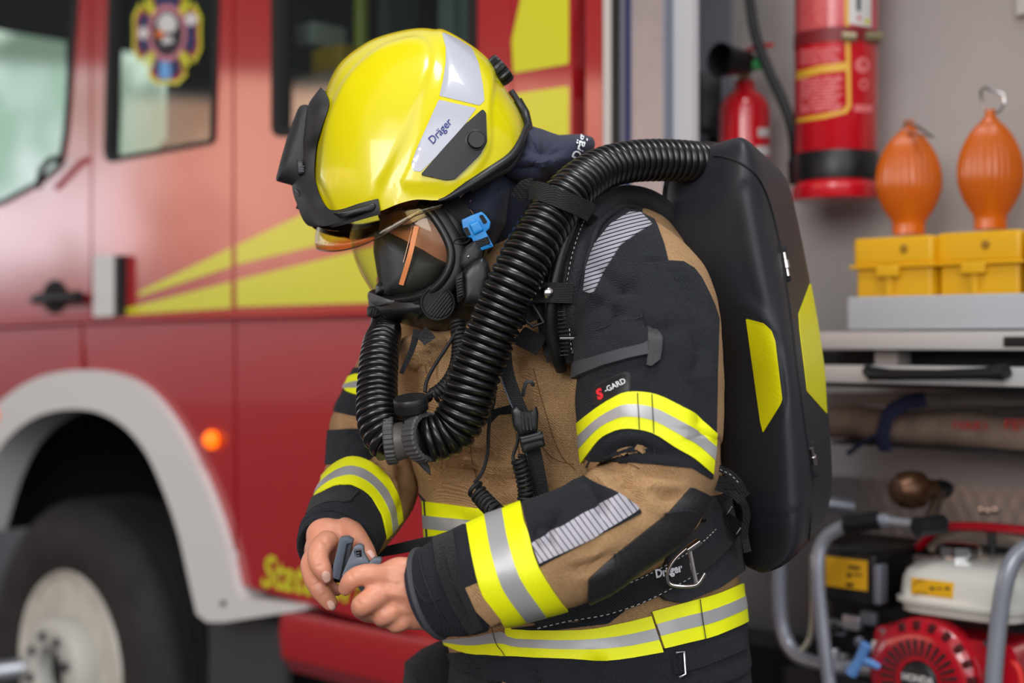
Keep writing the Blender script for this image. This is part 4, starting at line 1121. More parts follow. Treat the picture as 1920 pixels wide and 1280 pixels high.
for q in ([(1245, 962), (1290, 956), (1312, 968), (1306, 1000)], [(1152, 1036), (1153, 1075), (1140, 1110)], [(1162, 1030), (1163, 1075), (1150, 1108)]):
    bm = bmesh.new(); add_tube(bm, [hit(s_l, *p, .004) for p in spl(q, 5)], .0014, 8); mobj('pad_seam', bm, M_pad, J)
# cuff
patch('cuff', M_nomex, s_l, [(740, 1030), (800, 1000), (850, 985), (880, 985), (889, 1055), (907, 1117), (925, 1150), (900, 1215), (850, 1205), (760, 1140)], J, .0022, .003, wrap=True, label='black left cuff')
patch('khaki_tab', M_khaki, s_l, [(874, 1101), (896, 1092), (908, 1118), (940, 1158), (920, 1168), (893, 1142)], J, .0042, .003)
patch('cuff_strap', M_velcro, s_l, [(815, 1014), (852, 1000), (858, 1040), (872, 1100), (895, 1148), (905, 1172), (880, 1182), (848, 1130), (825, 1070)], J, .0055, .004, label='black velcro cuff strap')
bm = bmesh.new(); ca_, cb_ = W(868, 1092, 1.565), W(806, 1112, 1.575); ax = (cb_-ca_).normalized(); u = ax.cross(Vector((0, 0, 1))).normalized(); v = ax.cross(u); rr_2 = 80*1.575/F
add_tube(bm, [cb_+(u*math.cos(t)+v*math.sin(t))*(rr_2+.0025) for t in [2*PI*i/60 for i in range(60)]], .0034, 8, closed=True, cap=False); mobj('cuff_hem', bm, M_trim, J)
bm = bmesh.new(); add_tube(bm, [cb_+ax*.004+(u*math.cos(t)+v*math.sin(t))*(rr_2-.008) for t in [2*PI*i/60 for i in range(60)]], .007, 10, closed=True, cap=False); mobj('cuff_lining', bm, M_hood, J)
# right cuff and panels
patch('black_panel', M_nomex, s_r, [(610, 690), (690, 690), (730, 745), (720, 790), (628, 772)], J, .0022, .003, ymax=2.02)
patch('black_panel', M_nomex, s_r, [(610, 806), (700, 806), (712, 850), (672, 872), (600, 870), (590, 840)], J, .0022, .003)
patch('cuff', M_nomex, s_r, [(540, 1100), (560, 960), (598, 926), (645, 905), (690, 925), (712, 965), (722, 1006), (700, 1050), (640, 1110)], J, .002, .003, wrap=True, label='black right cuff')
patch('cuff_strap', M_velcro, s_r, [(590, 935), (640, 914), (672, 925), (655, 945), (610, 948), (576, 975)], J, .005, .004)
patch('cuff_strap', M_velcro, s_r, [(688, 930), (702, 945), (718, 985), (716, 1020), (700, 1026), (688, 985)], J, .005, .004)
for (c_, ry, rr_2, w_) in (((634, 1012, 1.735), 0, 70, .005), ((628, 1022, 1.728), 0, 64, .006)):
    bm = bmesh.new(); ax = (W(612, 1040, 1.70)-W(652, 984, 1.77)).normalized(); u = ax.cross(Vector((0, 0, 1))).normalized(); v = ax.cross(u)
    add_tube(bm, [W(*c_)+(u*math.cos(t)+v*math.sin(t))*rr_2*c_[2]/F for t in [2*PI*i/48 for i in range(48)]], w_, 10, closed=True, cap=False, up=ax, sx=2.4); mobj('cuff_hem', bm, M_nomex, J)
# tapes
band('t', s_l, [(1070, 806), (1116, 769), (1150, 747), (1178, 735), (1219, 737), (1256, 751), (1300, 776), (1341, 812)], [(1092, 870), (1124, 826), (1148, 811), (1175, 804), (1222, 812), (1262, 836), (1300, 860), (1333, 888)], J, ymax=1.72, off=.0036)
band('t', s_l, [(876, 985), (880, 1005), (889, 1055), (907, 1117), (939, 1160), (950, 1180)], [(976, 940), (980, 960), (989, 999), (1011, 1064), (1054, 1130), (1075, 1150)], J, off=.0036, wrap=True)
band('t', s_t, [(820, 1197), (890, 1178), (945, 1160), (962, 1178), (1087, 1180), (1160, 1168), (1219, 1154)], [(822, 1199), (880, 1222), (935, 1226), (985, 1229), (1087, 1234), (1160, 1235), (1242, 1221)], J, off=.0052, wrap=False)
band('t', s_t, [(1220, 1146), (1280, 1130), (1340, 1113), (1400, 1088)], [(1244, 1214), (1290, 1203), (1340, 1190), (1402, 1161)], J, off=.0062)
band('t', s_t, [(794, 939), (850, 946), (915, 953), (975, 938), (1060, 915)], [(798, 1016), (850, 1020), (915, 1016), (975, 1000), (1060, 980)], J, off=.0025)
band('t', s_r, [(640, 718), (655, 708), (675, 702), (710, 712), (770, 735)], [(652, 735), (666, 740), (690, 745), (720, 755), (770, 760)], J, off=.0034)
band('t', s_r, [(590, 930), (598, 905), (611, 887), (634, 868), (662, 859), (696, 870), (728, 899), (746, 937), (752, 975)], [(592, 932), (600, 927), (624, 914), (645, 911), (665, 913), (690, 929), (706, 952), (717, 975), (722, 1010)], J, off=.0034, ymax=1.95)
# black lower jacket, front edge
patch('black_panel', M_nomex, s_t, [(800, 1225), (880, 1222), (985, 1228), (1160, 1234), (1242, 1220), (1245, 1213), (1340, 1189), (1420, 1150), (1430, 1420), (800, 1420)], J, .0042, .005, label='black jacket tail')
patch('front_edge', M_nomex, s_t, [(786, 925), (797, 938), (804, 1030), (812, 1095), (822, 1095), (806, 1015), (800, 940)], J, .003, .003)
patch('front_edge', M_nomex, s_t, [(955, 1178), (1000, 1172), (1080, 1166), (1130, 1150), (1150, 1125), (1176, 1120), (1170, 1145), (1140, 1168), (1060, 1178), (975, 1188)], J, .0045, .004, label='black pocket edging')
# seams as fine cords
def seam(s, pts, m=M_khaki, r=.0007, off=.0008, name='seam', par=None):
    bm = bmesh.new(); add_tube(bm, [hit(s, *p, off) for p in spl(pts, 6)], r, 6); return mobj(name, bm, m, par or J)
M_kseam = mat('khaki_thread', (120, 88, 58), .9)
for pts in ([(1000, 690), (1025, 780), (1050, 850), (1078, 880)], [(960, 770), (972, 840), (985, 930)], [(880, 790), (885, 860), (895, 900)], [(1010, 830), (1040, 860), (1075, 870)], [(905, 660), (900, 720), (905, 760)], [(790, 630), (800, 700)]): seam(s_t, pts, M_kseam)
for pts in ([(1165, 507), (1205, 495), (1253, 492)], [(1222, 690), (1224, 745), (1228, 860)], [(1100, 875), (1106, 864)], [(1253, 491), (1285, 560), (1330, 640)]): seam(s_l, pts, M_pad, .0009, .0015)
for pts in ([(786, 1030), (800, 1090), (835, 1160), (868, 1190)], [(770, 1080), (800, 1125), (830, 1118)]): seam(s_l, pts, M_pad, .0008, .0045)
for a, b in (((1196, 737), (1199, 806)), ((1222, 739), (1226, 812))): seam(s_l, [a, ((a[0]+b[0])/2, (a[1]+b[1])/2), b], mat('dark_thread', (40, 40, 30), .8), .0005, .0052)
seam(s_t, [(1308, 1124), (1312, 1160), (1318, 1198)], M_pad, .0006, .0092); seam(s_t, [(925, 1170), (935, 1205), (950, 1226)], M_pad, .0005, .0082)
# sleeve pocket
patch('pocket_flap', M_nomex, s_l, [(1066, 690), (1074, 645), (1125, 607), (1205, 587), (1217, 648), (1140, 670), (1078, 700)], J, .0085, .009, label='black sleeve pocket flap', ymax=1.75)
patch('pocket_trim', M_trim, s_l, [(1060, 704), (1066, 690), (1140, 667), (1215, 646), (1218, 666), (1140, 688), (1088, 711), (1070, 714)], J, .010, .010, ymax=1.75)
patch('pocket_tab', M_leather, s_l, rnd([(1212, 620), (1221, 616), (1241, 641), (1236, 676), (1220, 690), (1212, 688), (1217, 655)], 2), J, .0095, .007)
seam(s_l, [(1120, 622), (1160, 607), (1203, 598), (1205, 590)], M_pad, .0009, .0093); seam(s_l, [(1130, 855), (1175, 830), (1224, 832), (1226, 860)], M_pad, .001, .001)
patch('name_badge', M_plas, s_l, rnd([(1116, 760), (1118, 727), (1165, 703), (1180, 702), (1179, 732), (1140, 753)], 6), J, .0035, .003, label='black rubber sleeve badge')
patch('badge_rim', M_leather, s_l, rnd([(1114, 763), (1115, 725), (1164, 700), (1183, 698), (1182, 734), (1141, 756)], 7), J, .0028, .003)
on_text('badge_letter', 'S', mat('badge_red', (226, 40, 50), .5), s_l, 1127, 739, 15, .50, J, .0045, .06, .25, 1.05)
on_text('badge_lettering', '-GARD', M_print, s_l, 1155, 723, 42, .47, J, .0045, .015, 0, 1.0)
# shoulder yoke under the harness
yk = puff([(1060, 430), (1100, 392), (1150, 374), (1200, 378), (1245, 402), (1285, 448), (1315, 510), (1300, 600), (1150, 620), (1060, 560)], 1.83, .09, .09, n=80); s_yk = src(yk); mobj('shoulder_yoke', yk, M_khaki, J)
patch('black_panel', M_nomex, s_yk, [(1040, 640), (1048, 420), (1096, 372), (1150, 360), (1202, 362), (1204, 410), (1130, 470), (1100, 600)], J, .002, .003)
yk = puff([(735, 640), (748, 590), (790, 560), (860, 545), (930, 560), (930, 690), (820, 720), (745, 700)], 1.965, .075, .075, n=60); mobj('shoulder_yoke', yk, M_khaki, J)
# collar
col = limb([(965, 560, 1.875, 118), (955, 500, 1.86, 112), (938, 452, 1.845, 100), (925, 425, 1.838, 92)], 60, 6, cap=False); solid(col, .006); mobj('collar', col, M_khaki, J)
bmc = puff([(745, 660), (752, 634), (790, 620), (860, 626), (905, 610), (930, 650), (880, 690), (820, 700), (770, 690)], 1.775, .04, .06); wrinkle(bmc, .004, 20, 5)
crease(bmc, [([(790, 615), (800, 650), (790, 690)], 6, .006), ([(850, 620), (845, 660), (860, 690)], 7, .006)]); mobj('collar_flap', bmc, M_khaki, J)
mobj('collar_strap', ribbon([(788, 622, 1.70), (800, 632, 1.695), (806, 640, 1.69)], 26, .003), M_velcro, J)
mobj('front_loop', ribbon([(782, 618, 1.705), (772, 655, 1.70), (752, 700, 1.70)], [14, 8], .004), M_velcro, J)
# lower tab with buckle on the tail
patch('tail_tab', M_nomex, s_t, rnd([(1256, 1228), (1300, 1218), (1380, 1188), (1392, 1215), (1310, 1250), (1262, 1262)], 3), J, .0085, .006, label='black adjusting tab on the jacket tail')
bm = bmesh.new(); add_tube(bm, [hit(s_t, *p, .0125) for p in [(1262, 1222), (1276, 1220), (1280, 1262), (1268, 1268)]], .0018, 8, closed=True, cap=False); mobj('tab_buckle', bm, M_chrome, J)

# ---- trousers and boots, out of the picture below the belt
def leg(x, Y):
    return [(.93, x-.02, Y+.02, .09), (.8, x-.01, Y, .10), (.5, x-.015, Y-.01, .10), (.25, x-.015, Y, .09), (.12, x-.015, Y, .10), (.10, x-.015, Y, .10)]
bm = bmesh.new()
for x, Y in ((.06, 1.96), (.22, 1.80)):
    R = spl(leg(x, Y), 6); add_tube(bm, [Vector((r[1], r[2], r[0])) for r in R], [r[3] for r in R], 40)
R = spl([(1.00, .13, 1.868, .10), (.95, .13, 1.868, .14), (.88, .135, 1.875, .155), (.80, .135, 1.88, .15)], 6); add_tube(bm, [Vector((r[1], r[2], r[0])) for r in R], [r[3] for r in R], 48)
wrinkle(bm, .004, 12, 2); mobj('trousers', bm, M_nomex, man)
for x, Y in ((.045, 1.96), (.205, 1.80)):
    bm = bmesh.new(); P = [Vector((x+.02, Y+.02, .06)), Vector((x-.06, Y-.05, .055)), Vector((x-.13, Y-.12, .045)), Vector((x-.155, Y-.145, .04))]
    add_tube(bm, P, [.052, .052, .05, .03], 24); R = [Vector((x, Y, .03)), Vector((x, Y, .2))]; add_tube(bm, R, [.055, .065], 24)
    for v in bm.verts: v.co.z = max(v.co.z, .0)
    mobj('boot', bm, M_leather, man)
bm = puff([(757, 1240), (790, 1215), (840, 1195), (862, 1215), (880, 1290), (870, 1420), (745, 1420)], 1.93, .06); wrinkle(bm, .004, 15, 9); mobj('thigh_pouch', bm, M_velcro, man)
# dark strap behind the hands
mobj('waist_strap', ribbon([(690, 1040, 1.80), (740, 1030, 1.80), (800, 1018, 1.78), (830, 1018, 1.76)], [16, 26], .003), M_velcro, J)

# ---- the body: one continuous surface (head, neck, trunk, arms, hands)
B = bmesh.new()
def fing(rows, n=16, sm=5):
    R = spl(rows, sm); P = [W(*r[:3]) for r in R]; rr = [r[3]*r[2]/F for r in R]
    # round tip
    t = (P[-1]-P[-2]).normalized(); r = rr[-1]
    for k in (.35, .65, .88, .98): P.append(P[len(R)-1]+t*r*k); rr.append(r*math.sqrt(1-k*k))
    t0 = (P[0]-P[1]).normalized(); add_tube(B, [P[0]+t0*rr[0]*.6]+P, [rr[0]*.6]+rr, n)
def ball(px, py, Y, r, sc=(1, 1, 1), rot=0):
    M_ = Matrix.Translation(W(px, py, Y)) @ Matrix.Rotation(rot, 4, 'Y') @ Matrix.Diagonal((sc[0], sc[1], sc[2], 1))
    bmesh.ops.create_uvsphere(B, u_segments=32, v_segments=20, radius=r*Y/F, matrix=M_)
# left hand (back of the hand towards us)
fing([(880, 1098, 1.575, 50), (820, 1108, 1.575, 48), (775, 1106, 1.572, 44), (745, 1098, 1.568, 40)], 28)
for x, y, Y, r, sc, ro in ((748, 1106, 1.566, 57, (1.0, .55, 1.12), .35), (718, 1089, 1.560, 32, (1.1, .68, 1.0), 0), (722, 1121, 1.561, 34, (1.0, .66, 1.0), .3), (746, 1148, 1.565, 35, (1.0, .62, .9), .3), (765, 1140, 1.57, 44, (1.1, .55, .9), .4), (722, 1110, 1.566, 40, (.9, .5, 1.25), .3), (785, 1150, 1.575, 34, (1.1, .6, .9), .4), (775, 1085, 1.57, 42, (1.1, .55, .95), 0)): ball(x, y, Y, r, sc, ro)
fing([(745, 1088, 1.572, 22), (710, 1079, 1.557, 22), (680, 1077, 1.549, 20), (659, 1087, 1.549, 18.5), (648, 1103, 1.556, 15)])
fing([(745, 1112, 1.572, 22), (712, 1115, 1.552, 23), (684, 1131, 1.543, 22), (678, 1140, 1.556, 20), (692, 1150, 1.575, 18), (706, 1152, 1.588, 15)])
fing([(758, 1134, 1.574, 21), (733, 1146, 1.557, 21), (717, 1155, 1.556, 19), (720, 1160, 1.575, 17), (732, 1158, 1.592, 14)])
fing([(775, 1150, 1.574, 20), (756, 1163, 1.563, 18.5), (742, 1170, 1.568, 17), (744, 1168, 1.585, 15), (754, 1164, 1.598, 12)])
fing([(765, 1080, 1.59, 26), (735, 1078, 1.60, 22), (708, 1082, 1.605, 19), (682, 1092, 1.600, 16)])   # thumb behind the clip
# right hand (thumb to the right, fingers hanging)
fing([(668, 950, 1.82, 40), (650, 978, 1.77, 42), (636, 998, 1.735, 44), (622, 1014, 1.71, 42)], 28)
for x, y, Y, r, sc, ro in ((620, 1012, 1.70, 47, (1.05, .62, .85), .5), (604, 1030, 1.69, 38, (.9, .7, 1.0), .3), (650, 1000, 1.70, 30, (1.1, .6, .8), -.4)): ball(x, y, Y, r, sc, ro)
fing([(616, 1012, 1.672, 22), (600, 1030, 1.655, 22), (597, 1050, 1.646, 20.5), (605, 1068, 1.642, 19), (612, 1080, 1.644, 15)])
fing([(600, 1030, 1.682, 22), (583, 1055, 1.668, 20), (586, 1080, 1.66, 19), (602, 1108, 1.655, 19), (619, 1130, 1.656, 15.5)])
fing([(592, 1036, 1.70, 20), (581, 1062, 1.70, 18), (592, 1084, 1.70, 17), (614, 1100, 1.695, 16), (632, 1106, 1.69, 12)])
fing([(590, 1032, 1.72, 18), (584, 1055, 1.73, 16), (596, 1076, 1.73, 15), (616, 1088, 1.725, 11)])
fing([(640, 992, 1.71, 27), (662, 1000, 1.692, 22), (679, 1020, 1.68, 18.5), (690, 1036, 1.675, 16), (697, 1046, 1.672, 12)])
# arms, trunk, neck, head (inside the clothes)
fing([(1150, 520, 1.80, 60), (1205, 590, 1.68, 75), (1215, 740, 1.62, 72), (1215, 880, 1.60, 62), (1180, 965, 1.575, 60), (1060, 1030, 1.56, 56), (880, 1098, 1.575, 48)], 24)
fing([(800, 600, 2.0, 40), (750, 670, 2.0, 42), (722, 740, 1.985, 50), (705, 850, 1.935, 50), (680, 940, 1.83, 42), (655, 970, 1.785, 38)], 24)
add_tube(B, [W(1040, y, 1.88) for y in (450, 520, 640, 800, 1000, 1200)], [.08, .125, .14, .135, .13, .14], 32)
for s_ in (((1040, 500, 1.88, 90), (1150, 530, 1.80, 70)), ((1000, 540, 1.90, 85), (810, 600, 1.98, 42))): fing([s_[0], s_[1]], 24, 4)
add_tube(B, [Vector((.05+.01, 1.94, z)) for z in (.15, .5, 1.0)], [.045, .055, .08], 20); add_tube(B, [Vector((.21, 1.81, z)) for z in (.15, .5, 1.0)], [.045, .055, .08], 20)
add_tube(B, [Vector((.06, 1.93, .98)), Vector((.14, 1.87, 1.02)), Vector((.22, 1.81, .98))], [.09, .12, .09], 20)
add_tube(B, [W(980, 470, 1.87), W(930, 420, 1.84), W(880, 360, 1.81)], [.06, .055, .06], 28)
hd = puff([(712, 400), (708, 360), (712, 300), (745, 220), (820, 180), (890, 195), (935, 250), (945, 320), (925, 400), (880, 470), (850, 530), (810, 585), (760, 600), (728, 588), (716, 545), (713, 500), (713, 470), (714, 440), (712, 422)], 1.80, .070, p=2.3, n=90, m=16)
me_ = bpy.data.meshes.new('h'); hd.to_mesh(me_); hd.free(); B.from_mesh(me_); bpy.data.meshes.remove(me_)
fing([(726, 420, 1.80, 12), (720, 445, 1.80, 14), (716, 475, 1.80, 14), (720, 486, 1.80, 12)])     # nose
fing([(716, 522, 1.785, 9), (714, 524, 1.80, 10), (716, 522, 1.815, 9)]); fing([(718, 540, 1.785, 9), (716, 541, 1.80, 10), (718, 540, 1.815, 9)])    # lips
for dy in (-1, 1): fing([(718, 402, 1.80+dy*.012, 12), (742, 396, 1.80+dy*.045, 13), (775, 392, 1.80+dy*.062, 10)])   # brows
for dy in (-1, 1): ball(752, 418, 1.80+dy*.044, 22, (1, .8, .8), .3)
for dy in (-1, 1): ball(885, 400, 1.80+dy*.076, 26, (.7, .35, 1.3), .3)
me = bpy.data.meshes.new('body'); B.to_mesh(me); B.free()
bo = bpy.data.objects.new('body', me); C.objects.link(bo)
md = bo.modifiers.new('r', 'REMESH'); md.mode = 'VOXEL'; md.voxel_size = .0024; md.use_smooth_shade = True
ms = bo.modifiers.new('s', 'SMOOTH'); ms.factor = .5; ms.iterations = 9
dg = bpy.context.evaluated_depsgraph_get(); dg.update()
me2 = bpy.data.meshes.new_from_object(bo.evaluated_get(dg)); bo.modifiers.clear(); bo.data = me2; bpy.data.meshes.remove(me)
bb = bmesh.new(); bb.from_mesh(me2)
HB = bb
def hand_near(x, y): return 540 < x < 800 and 960 < y < 1200
crease(bb, [([(640, 1060), (650, 1056)], 3, .0)]) if False else None
bb.normal_update()
cr = [([(655, 1072), (660, 1084)], 2.2, .0012), ([(683, 1062), (687, 1074)], 2.2, .0008), ([(668, 1124), (676, 1134)], 2.4, .0012), ([(594, 1062), (606, 1058)], 2, .0012), ([(590, 1040), (600, 1036)], 2, .0010),
      ([(585, 1098), (600, 1092)], 2.2, .0012), ([(600, 1120), (612, 1112)], 2, .0008), ([(672, 1022), (684, 1012)], 2, .0009), ([(720, 1062), (745, 1070), (770, 1076)], 5, -.0012), ([(722, 1112), (750, 1116), (775, 1120)], 5, -.0012), ([(738, 1142), (760, 1146), (780, 1148)], 5, -.0010),
      ([(726, 1094), (748, 1096)], 6, .0018), ([(733, 1130), (752, 1134)], 6, .0018), ([(600, 1005), (612, 1020)], 5, .001)]
vsub = bmesh.new()
# folds on knuckles act only on the front of the hands
pr = [(v, proj(v.co)) for v in bb.verts if v.co.y < 1.72 and v.co.x < -.09]
for pts, w_, dep in cr:
    for v, (x, y) in pr:
        if abs(x-pts[0][0]) > 90 or v.normal.dot(v.co-CAM) > .3: continue
        d = min(dseg((x, y), pts[i], pts[i+1]) for i in range(len(pts)-1))
        if d < w_*3: v.co -= v.normal*dep*math.exp(-(d/w_)**2)
vsub.free()
bb.to_mesh(me2); s_b = src(bb); bb.free()
me2.materials.clear(); me2.materials.append(M_skin); me2.polygons.foreach_set('use_smooth', [True]*len(me2.polygons))
bo.parent = man; me2.transform(WM(man).inverted()); me2.update()
# nails
def nail(poly, nm='fingernail', **k):
    patch(nm, M_nail, s_b, rnd(poly, 3), bo, .0008, .001, **k)
nail([(604, 1073), (611, 1069), (619, 1074), (619, 1088), (611, 1092), (604, 1084)], ymax=1.647); nail([(613, 1128), (620, 1124), (626, 1130), (629, 1141), (624, 1145), (616, 1138)]); nail([(687, 1034), (694, 1030), (702, 1038), (703, 1047), (697, 1046)])
# eye: closed lid crease, lashes, brow hair
def hair(pts, r, nm, m=M_hair):
    bm = bmesh.new(); add_tube(bm, [hit(s_b, *p, .0006) for p in pts], r, 5); return mobj(nm, bm, m, bo)
rg = random.Random(5)
bm = bmesh.new()
for i in range(16):
    x = 738+i*2.6; y = 424-abs(i-8)*.5+i*-.3; a = hit(s_b, x, y, .0006); b = hit(s_b, x-3+i*.4, y+13, .005); add_tube(bm, [a, a.lerp(b, .5)+Vector((0, -.002, 0)), b], [.0006, .0005, .0002], 4)
tag(mobj('eyelashes', bm, M_hair, bo), kind='stuff')
hair(spl([(735, 421), (750, 424), (768, 421), (782, 414)], 4), .0006, 'eyelid_line')
bm = bmesh.new()
for i in range(60):
    t = i/59; x = 722+t*58; y = 400-10*math.sin(t*2.4)+rg.uniform(-4, 4); a = hit(s_b, x, y, .0004); b = hit(s_b, x+6, y-3, .002); add_tube(bm, [a, b], [.0004, .00012], 4)
tag(mobj('eyebrow', bm, M_hair, bo), kind='stuff')
# hood under the helmet
hood = limb([(880, 325, 1.81, 92), (903, 385, 1.82, 92), (932, 440, 1.845, 96), (962, 500, 1.87, 98)], 48, 6); wrinkle(hood, .003, 18, 4)
me_ = bpy.data.meshes.new('h'); h2 = puff([(836, 374), (868, 346), (930, 318), (958, 350), (950, 420), (920, 474), (888, 482), (868, 424)], 1.80, .084, p=2.6); h2.to_mesh(me_); h2.free(); hood.from_mesh(me_); bpy.data.meshes.remove(me_)
mobj('hood', hood, M_hood, man, label='dark navy hood round head and neck')
# ================================================================ helmet
hel = empty('firefighter_helmet', W(800, 240, 1.80), 'glossy yellow firefighter helmet with white side stickers and black lamp housing on the bowed head', 'helmet')
HY = 1.80
Tp = [(589, 348), (590, 300), (593, 250), (601, 200), (614, 160), (635, 121), (669, 91), (710, 69), (771, 54), (815, 55), (855, 72), (906, 108), (940, 155), (970, 202), (985, 238)]
Rp = [(589, 348), (594, 372), (610, 390), (640, 397), (675, 398), (708, 397), (747, 382), (781, 374), (828, 374), (872, 351), (923, 318), (957, 294), (974, 268), (985, 238)]
NS, NP = 120, 110
Ts = resample(spl(Tp, 8), NS); Rs = resample(spl(Rp, 8), NS)
G = []
for i in range(NS):
    s_ = i/(NS-1); w_ = .124*max(0, 1-abs(2*s_-1)**2.3)**.5; row = []
    for j in range(NP):
        a = PI*j/(NP-1); e = .86
        q = Rs[i].lerp(Ts[i], max(0, math.sin(a))**e) if i not in (0, NS-1) else Rs[i]
        row.append(W(q.x, q.y, HY-w_*math.copysign(abs(math.cos(a))**e, math.cos(a))))
    G.append(row)
bm = bmesh.new(); add_grid(bm, G); bmesh.ops.remove_doubles(bm, verts=bm.verts[:], dist=1e-5)
bmesh.ops.recalc_face_normals(bm, faces=bm.faces[:])
if sum((f.normal.dot(f.calc_center_median()-W(790, 300, HY)) for f in bm.faces)) < 0: bmesh.ops.reverse_faces(bm, faces=bm.faces[:])
ridge = spl([(600, 330), (612, 240), (640, 165), (675, 120), (717, 88), (768, 72), (795, 76), (807, 95), (808, 125), (797, 162), (778, 210), (760, 255), (735, 305), (712, 350), (700, 385), (640, 420)], 5)
emboss(bm, ridge, .0042, 9)
emboss(bm, spl([(822, 50), (880, 60), (925, 120), (920, 200), (915, 290), (860, 350), (800, 352), (755, 345), (768, 310), (800, 230), (830, 170), (836, 110)], 5, True), .0030, 7)
crease(bm, [([(736, 392), (742, 360), (752, 335), (790, 255)], 2.5, .0012)])
s_h = src(bm)
bb = bm.copy(); bmesh.ops.solidify(bb, geom=bb.faces[:], thickness=.004); bm.free()
mobj('shell', bb, M_yelm, hel, angle=60, label='glossy fluorescent yellow shell')
patch('sticker', M_hwhite, s_h, rnd([(829, 62), (836, 63), (860, 74), (884, 90), (897, 118), (905, 160), (908, 189), (899, 198), (862, 189), (824, 180), (831, 150), (836, 115), (836, 90)], 2), hel, .0006, .001, label='white upper sticker')
patch('sticker', M_hwhite, s_h, rnd([(823, 187), (893, 203), (873, 231), (826, 286), (789, 322), (775, 320), (771, 308), (782, 278), (800, 238)], 3), hel, .0006, .001, label='white lower sticker with navy lettering')
on_text('lettering', 'Dräger', M_hnavy, s_h, 827, 247, 55, math.radians(48), hel, .0016, .006, .12, 1.1)
patch('side_plate', M_plas2, s_h, rnd([(897, 212), (903, 207), (909, 214), (911, 268), (898, 292), (875, 315), (853, 336), (836, 338), (789, 328), (838, 272), (872, 234)], 4), hel, .004, .008, label='black side plate')
p = hit(s_h, 891, 264, .004); nrm = (s_h['bvh'].find_nearest(p)[1]).normalized()
if nrm.y > 0: nrm = -nrm
nrm = (nrm+Vector((.1, -1, 0))).normalized()
bm = bmesh.new(); add_lathe(bm, [(0, .005), (.0095, .005), (.0105, .004), (.0108, .0015), (.0115, .0015), (.0125, .001), (.0125, -.004), (0, -.004)], p, nrm, 36); mobj('side_knob', bm, M_plas, hel)
bm = bmesh.new()
add_tube(bm, [hit(s_h, x, y, -.001) if i < 0 else W(x, y, Y) for i, (x, y, Y) in enumerate([(a.x, a.y+1, HY-.124*max(0, 1-abs(2*(k/(NS-1))-1)**2.3)**.5) for k, a in list(enumerate(Rs))[44:NS-1:3] if a.x > 815])]+[W(990, 238, 1.785), W(984, 212, 1.80), W(970, 188, 1.80)], [.0016, .0026, .0036, .0046, .0054]+[.0062]*60, 12)
mobj('rim_trim', bm, M_plas, hel)
bm = bmesh.new(); add_tube(bm, [W(*p) for p in spl([(880, 356, 1.70), (925, 330, 1.715), (955, 314, 1.73), (972, 290, 1.745), (985, 262, 1.765), (990, 238, 1.785), (984, 212, 1.80), (970, 188, 1.80), (958, 170, 1.80)], 6)], [.004, .007, .0085, .0085, .0085, .0085, .007, .005, .002][0:1]*49, 12)
mobj('nape_trim', bm, M_plas2, hel)
# lower nape shell inside
# front trim and lamp housing
def sided(name, O, I, n=40, th=.004, m=M_plas2, mid=1.80, bul=.85, lab=None):
    """band between outline O (px,py,Y) and inner edge I (px,py) on the shell, built on both sides of the helmet"""
    Oo = [Vector(q) for q in spl([tuple(W(*p)) for p in O], 6)]; Ii = [Vector(q) for q in spl([tuple(hit(s_h, p[0], p[1], .003)) for p in I], 6)]
    bm = bmesh.new()
    for sgn in (1, -1):
        G = []
        for o, i in zip(Oo, Ii):
            row = []
            for j in range(9):
                a = PI/2*j/8; q = Vector((o.x+(i.x-o.x)*(1-math.cos(a)), 0, o.z+(i.z-o.z)*(1-math.cos(a)))); q.y = o.y+(i.y-o.y)*math.sin(a)
                if sgn < 0: q.y = 2*HY-q.y
                row.append(q)
            G.append(row)
        add_grid(bm, G)
    bmesh.ops.remove_doubles(bm, verts=bm.verts[:], dist=2e-4); bmesh.ops.recalc_face_normals(bm, faces=bm.faces[:]); bmesh.ops.solidify(bm, geom=bm.faces[:], thickness=th)
    return mobj(name, bm, m, hel, label=lab, angle=45)
sided('front_trim', [(602, 166, 1.80), (578, 205, 1.80), (566, 260, 1.80), (556, 310, 1.80), (549, 352, 1.80), (560, 388, 1.80), (574, 420, 1.768), (600, 425, 1.715), (636, 417, 1.686), (675, 406, 1.677), (711, 396, 1.670)],
      [(612, 172), (619, 196), (604, 245), (595, 280), (592, 328), (602, 366), (614, 387), (626, 393), (645, 391), (675, 381), (708, 372)], lab='black front trim')
bm = puff(rnd([(559, 202), (566, 196), (577, 196), (590, 206), (592, 224), (587, 280), (578, 330), (573, 366), (560, 356), (546, 347), (516, 339), (526, 300), (538, 258)], 5), 1.80, .042, p=3.6, n=80); mobj('lamp_housing', bm, M_plas2, hel, label='black lamp housing')
bm = puff(rnd([(556, 300), (568, 302), (572, 326), (559, 329)], 2), 1.756, .005, p=5); mobj('lamp_button', bm, M_plas, hel)
for i in range(3):
    for j in range(3):
        bm = bmesh.new(); bmesh.ops.create_icosphere(bm, subdivisions=1, radius=.0011, matrix=Matrix.Translation(W(562+i*3.4, 312+j*4.6, 1.7505))); mobj('button_dot', bm, M_greyp, hel)
bm = puff(rnd([(552, 352), (575, 362), (608, 402), (612, 414), (596, 421), (575, 416)], 4), 1.775, .03, p=3); mobj('trim_plate', bm, M_plas, hel)
bm = puff(rnd([(622, 400), (700, 380), (706, 384), (703, 394), (640, 410)], 3), 1.678, .006, p=3); mobj('trim_plate', bm, M_plas, hel)
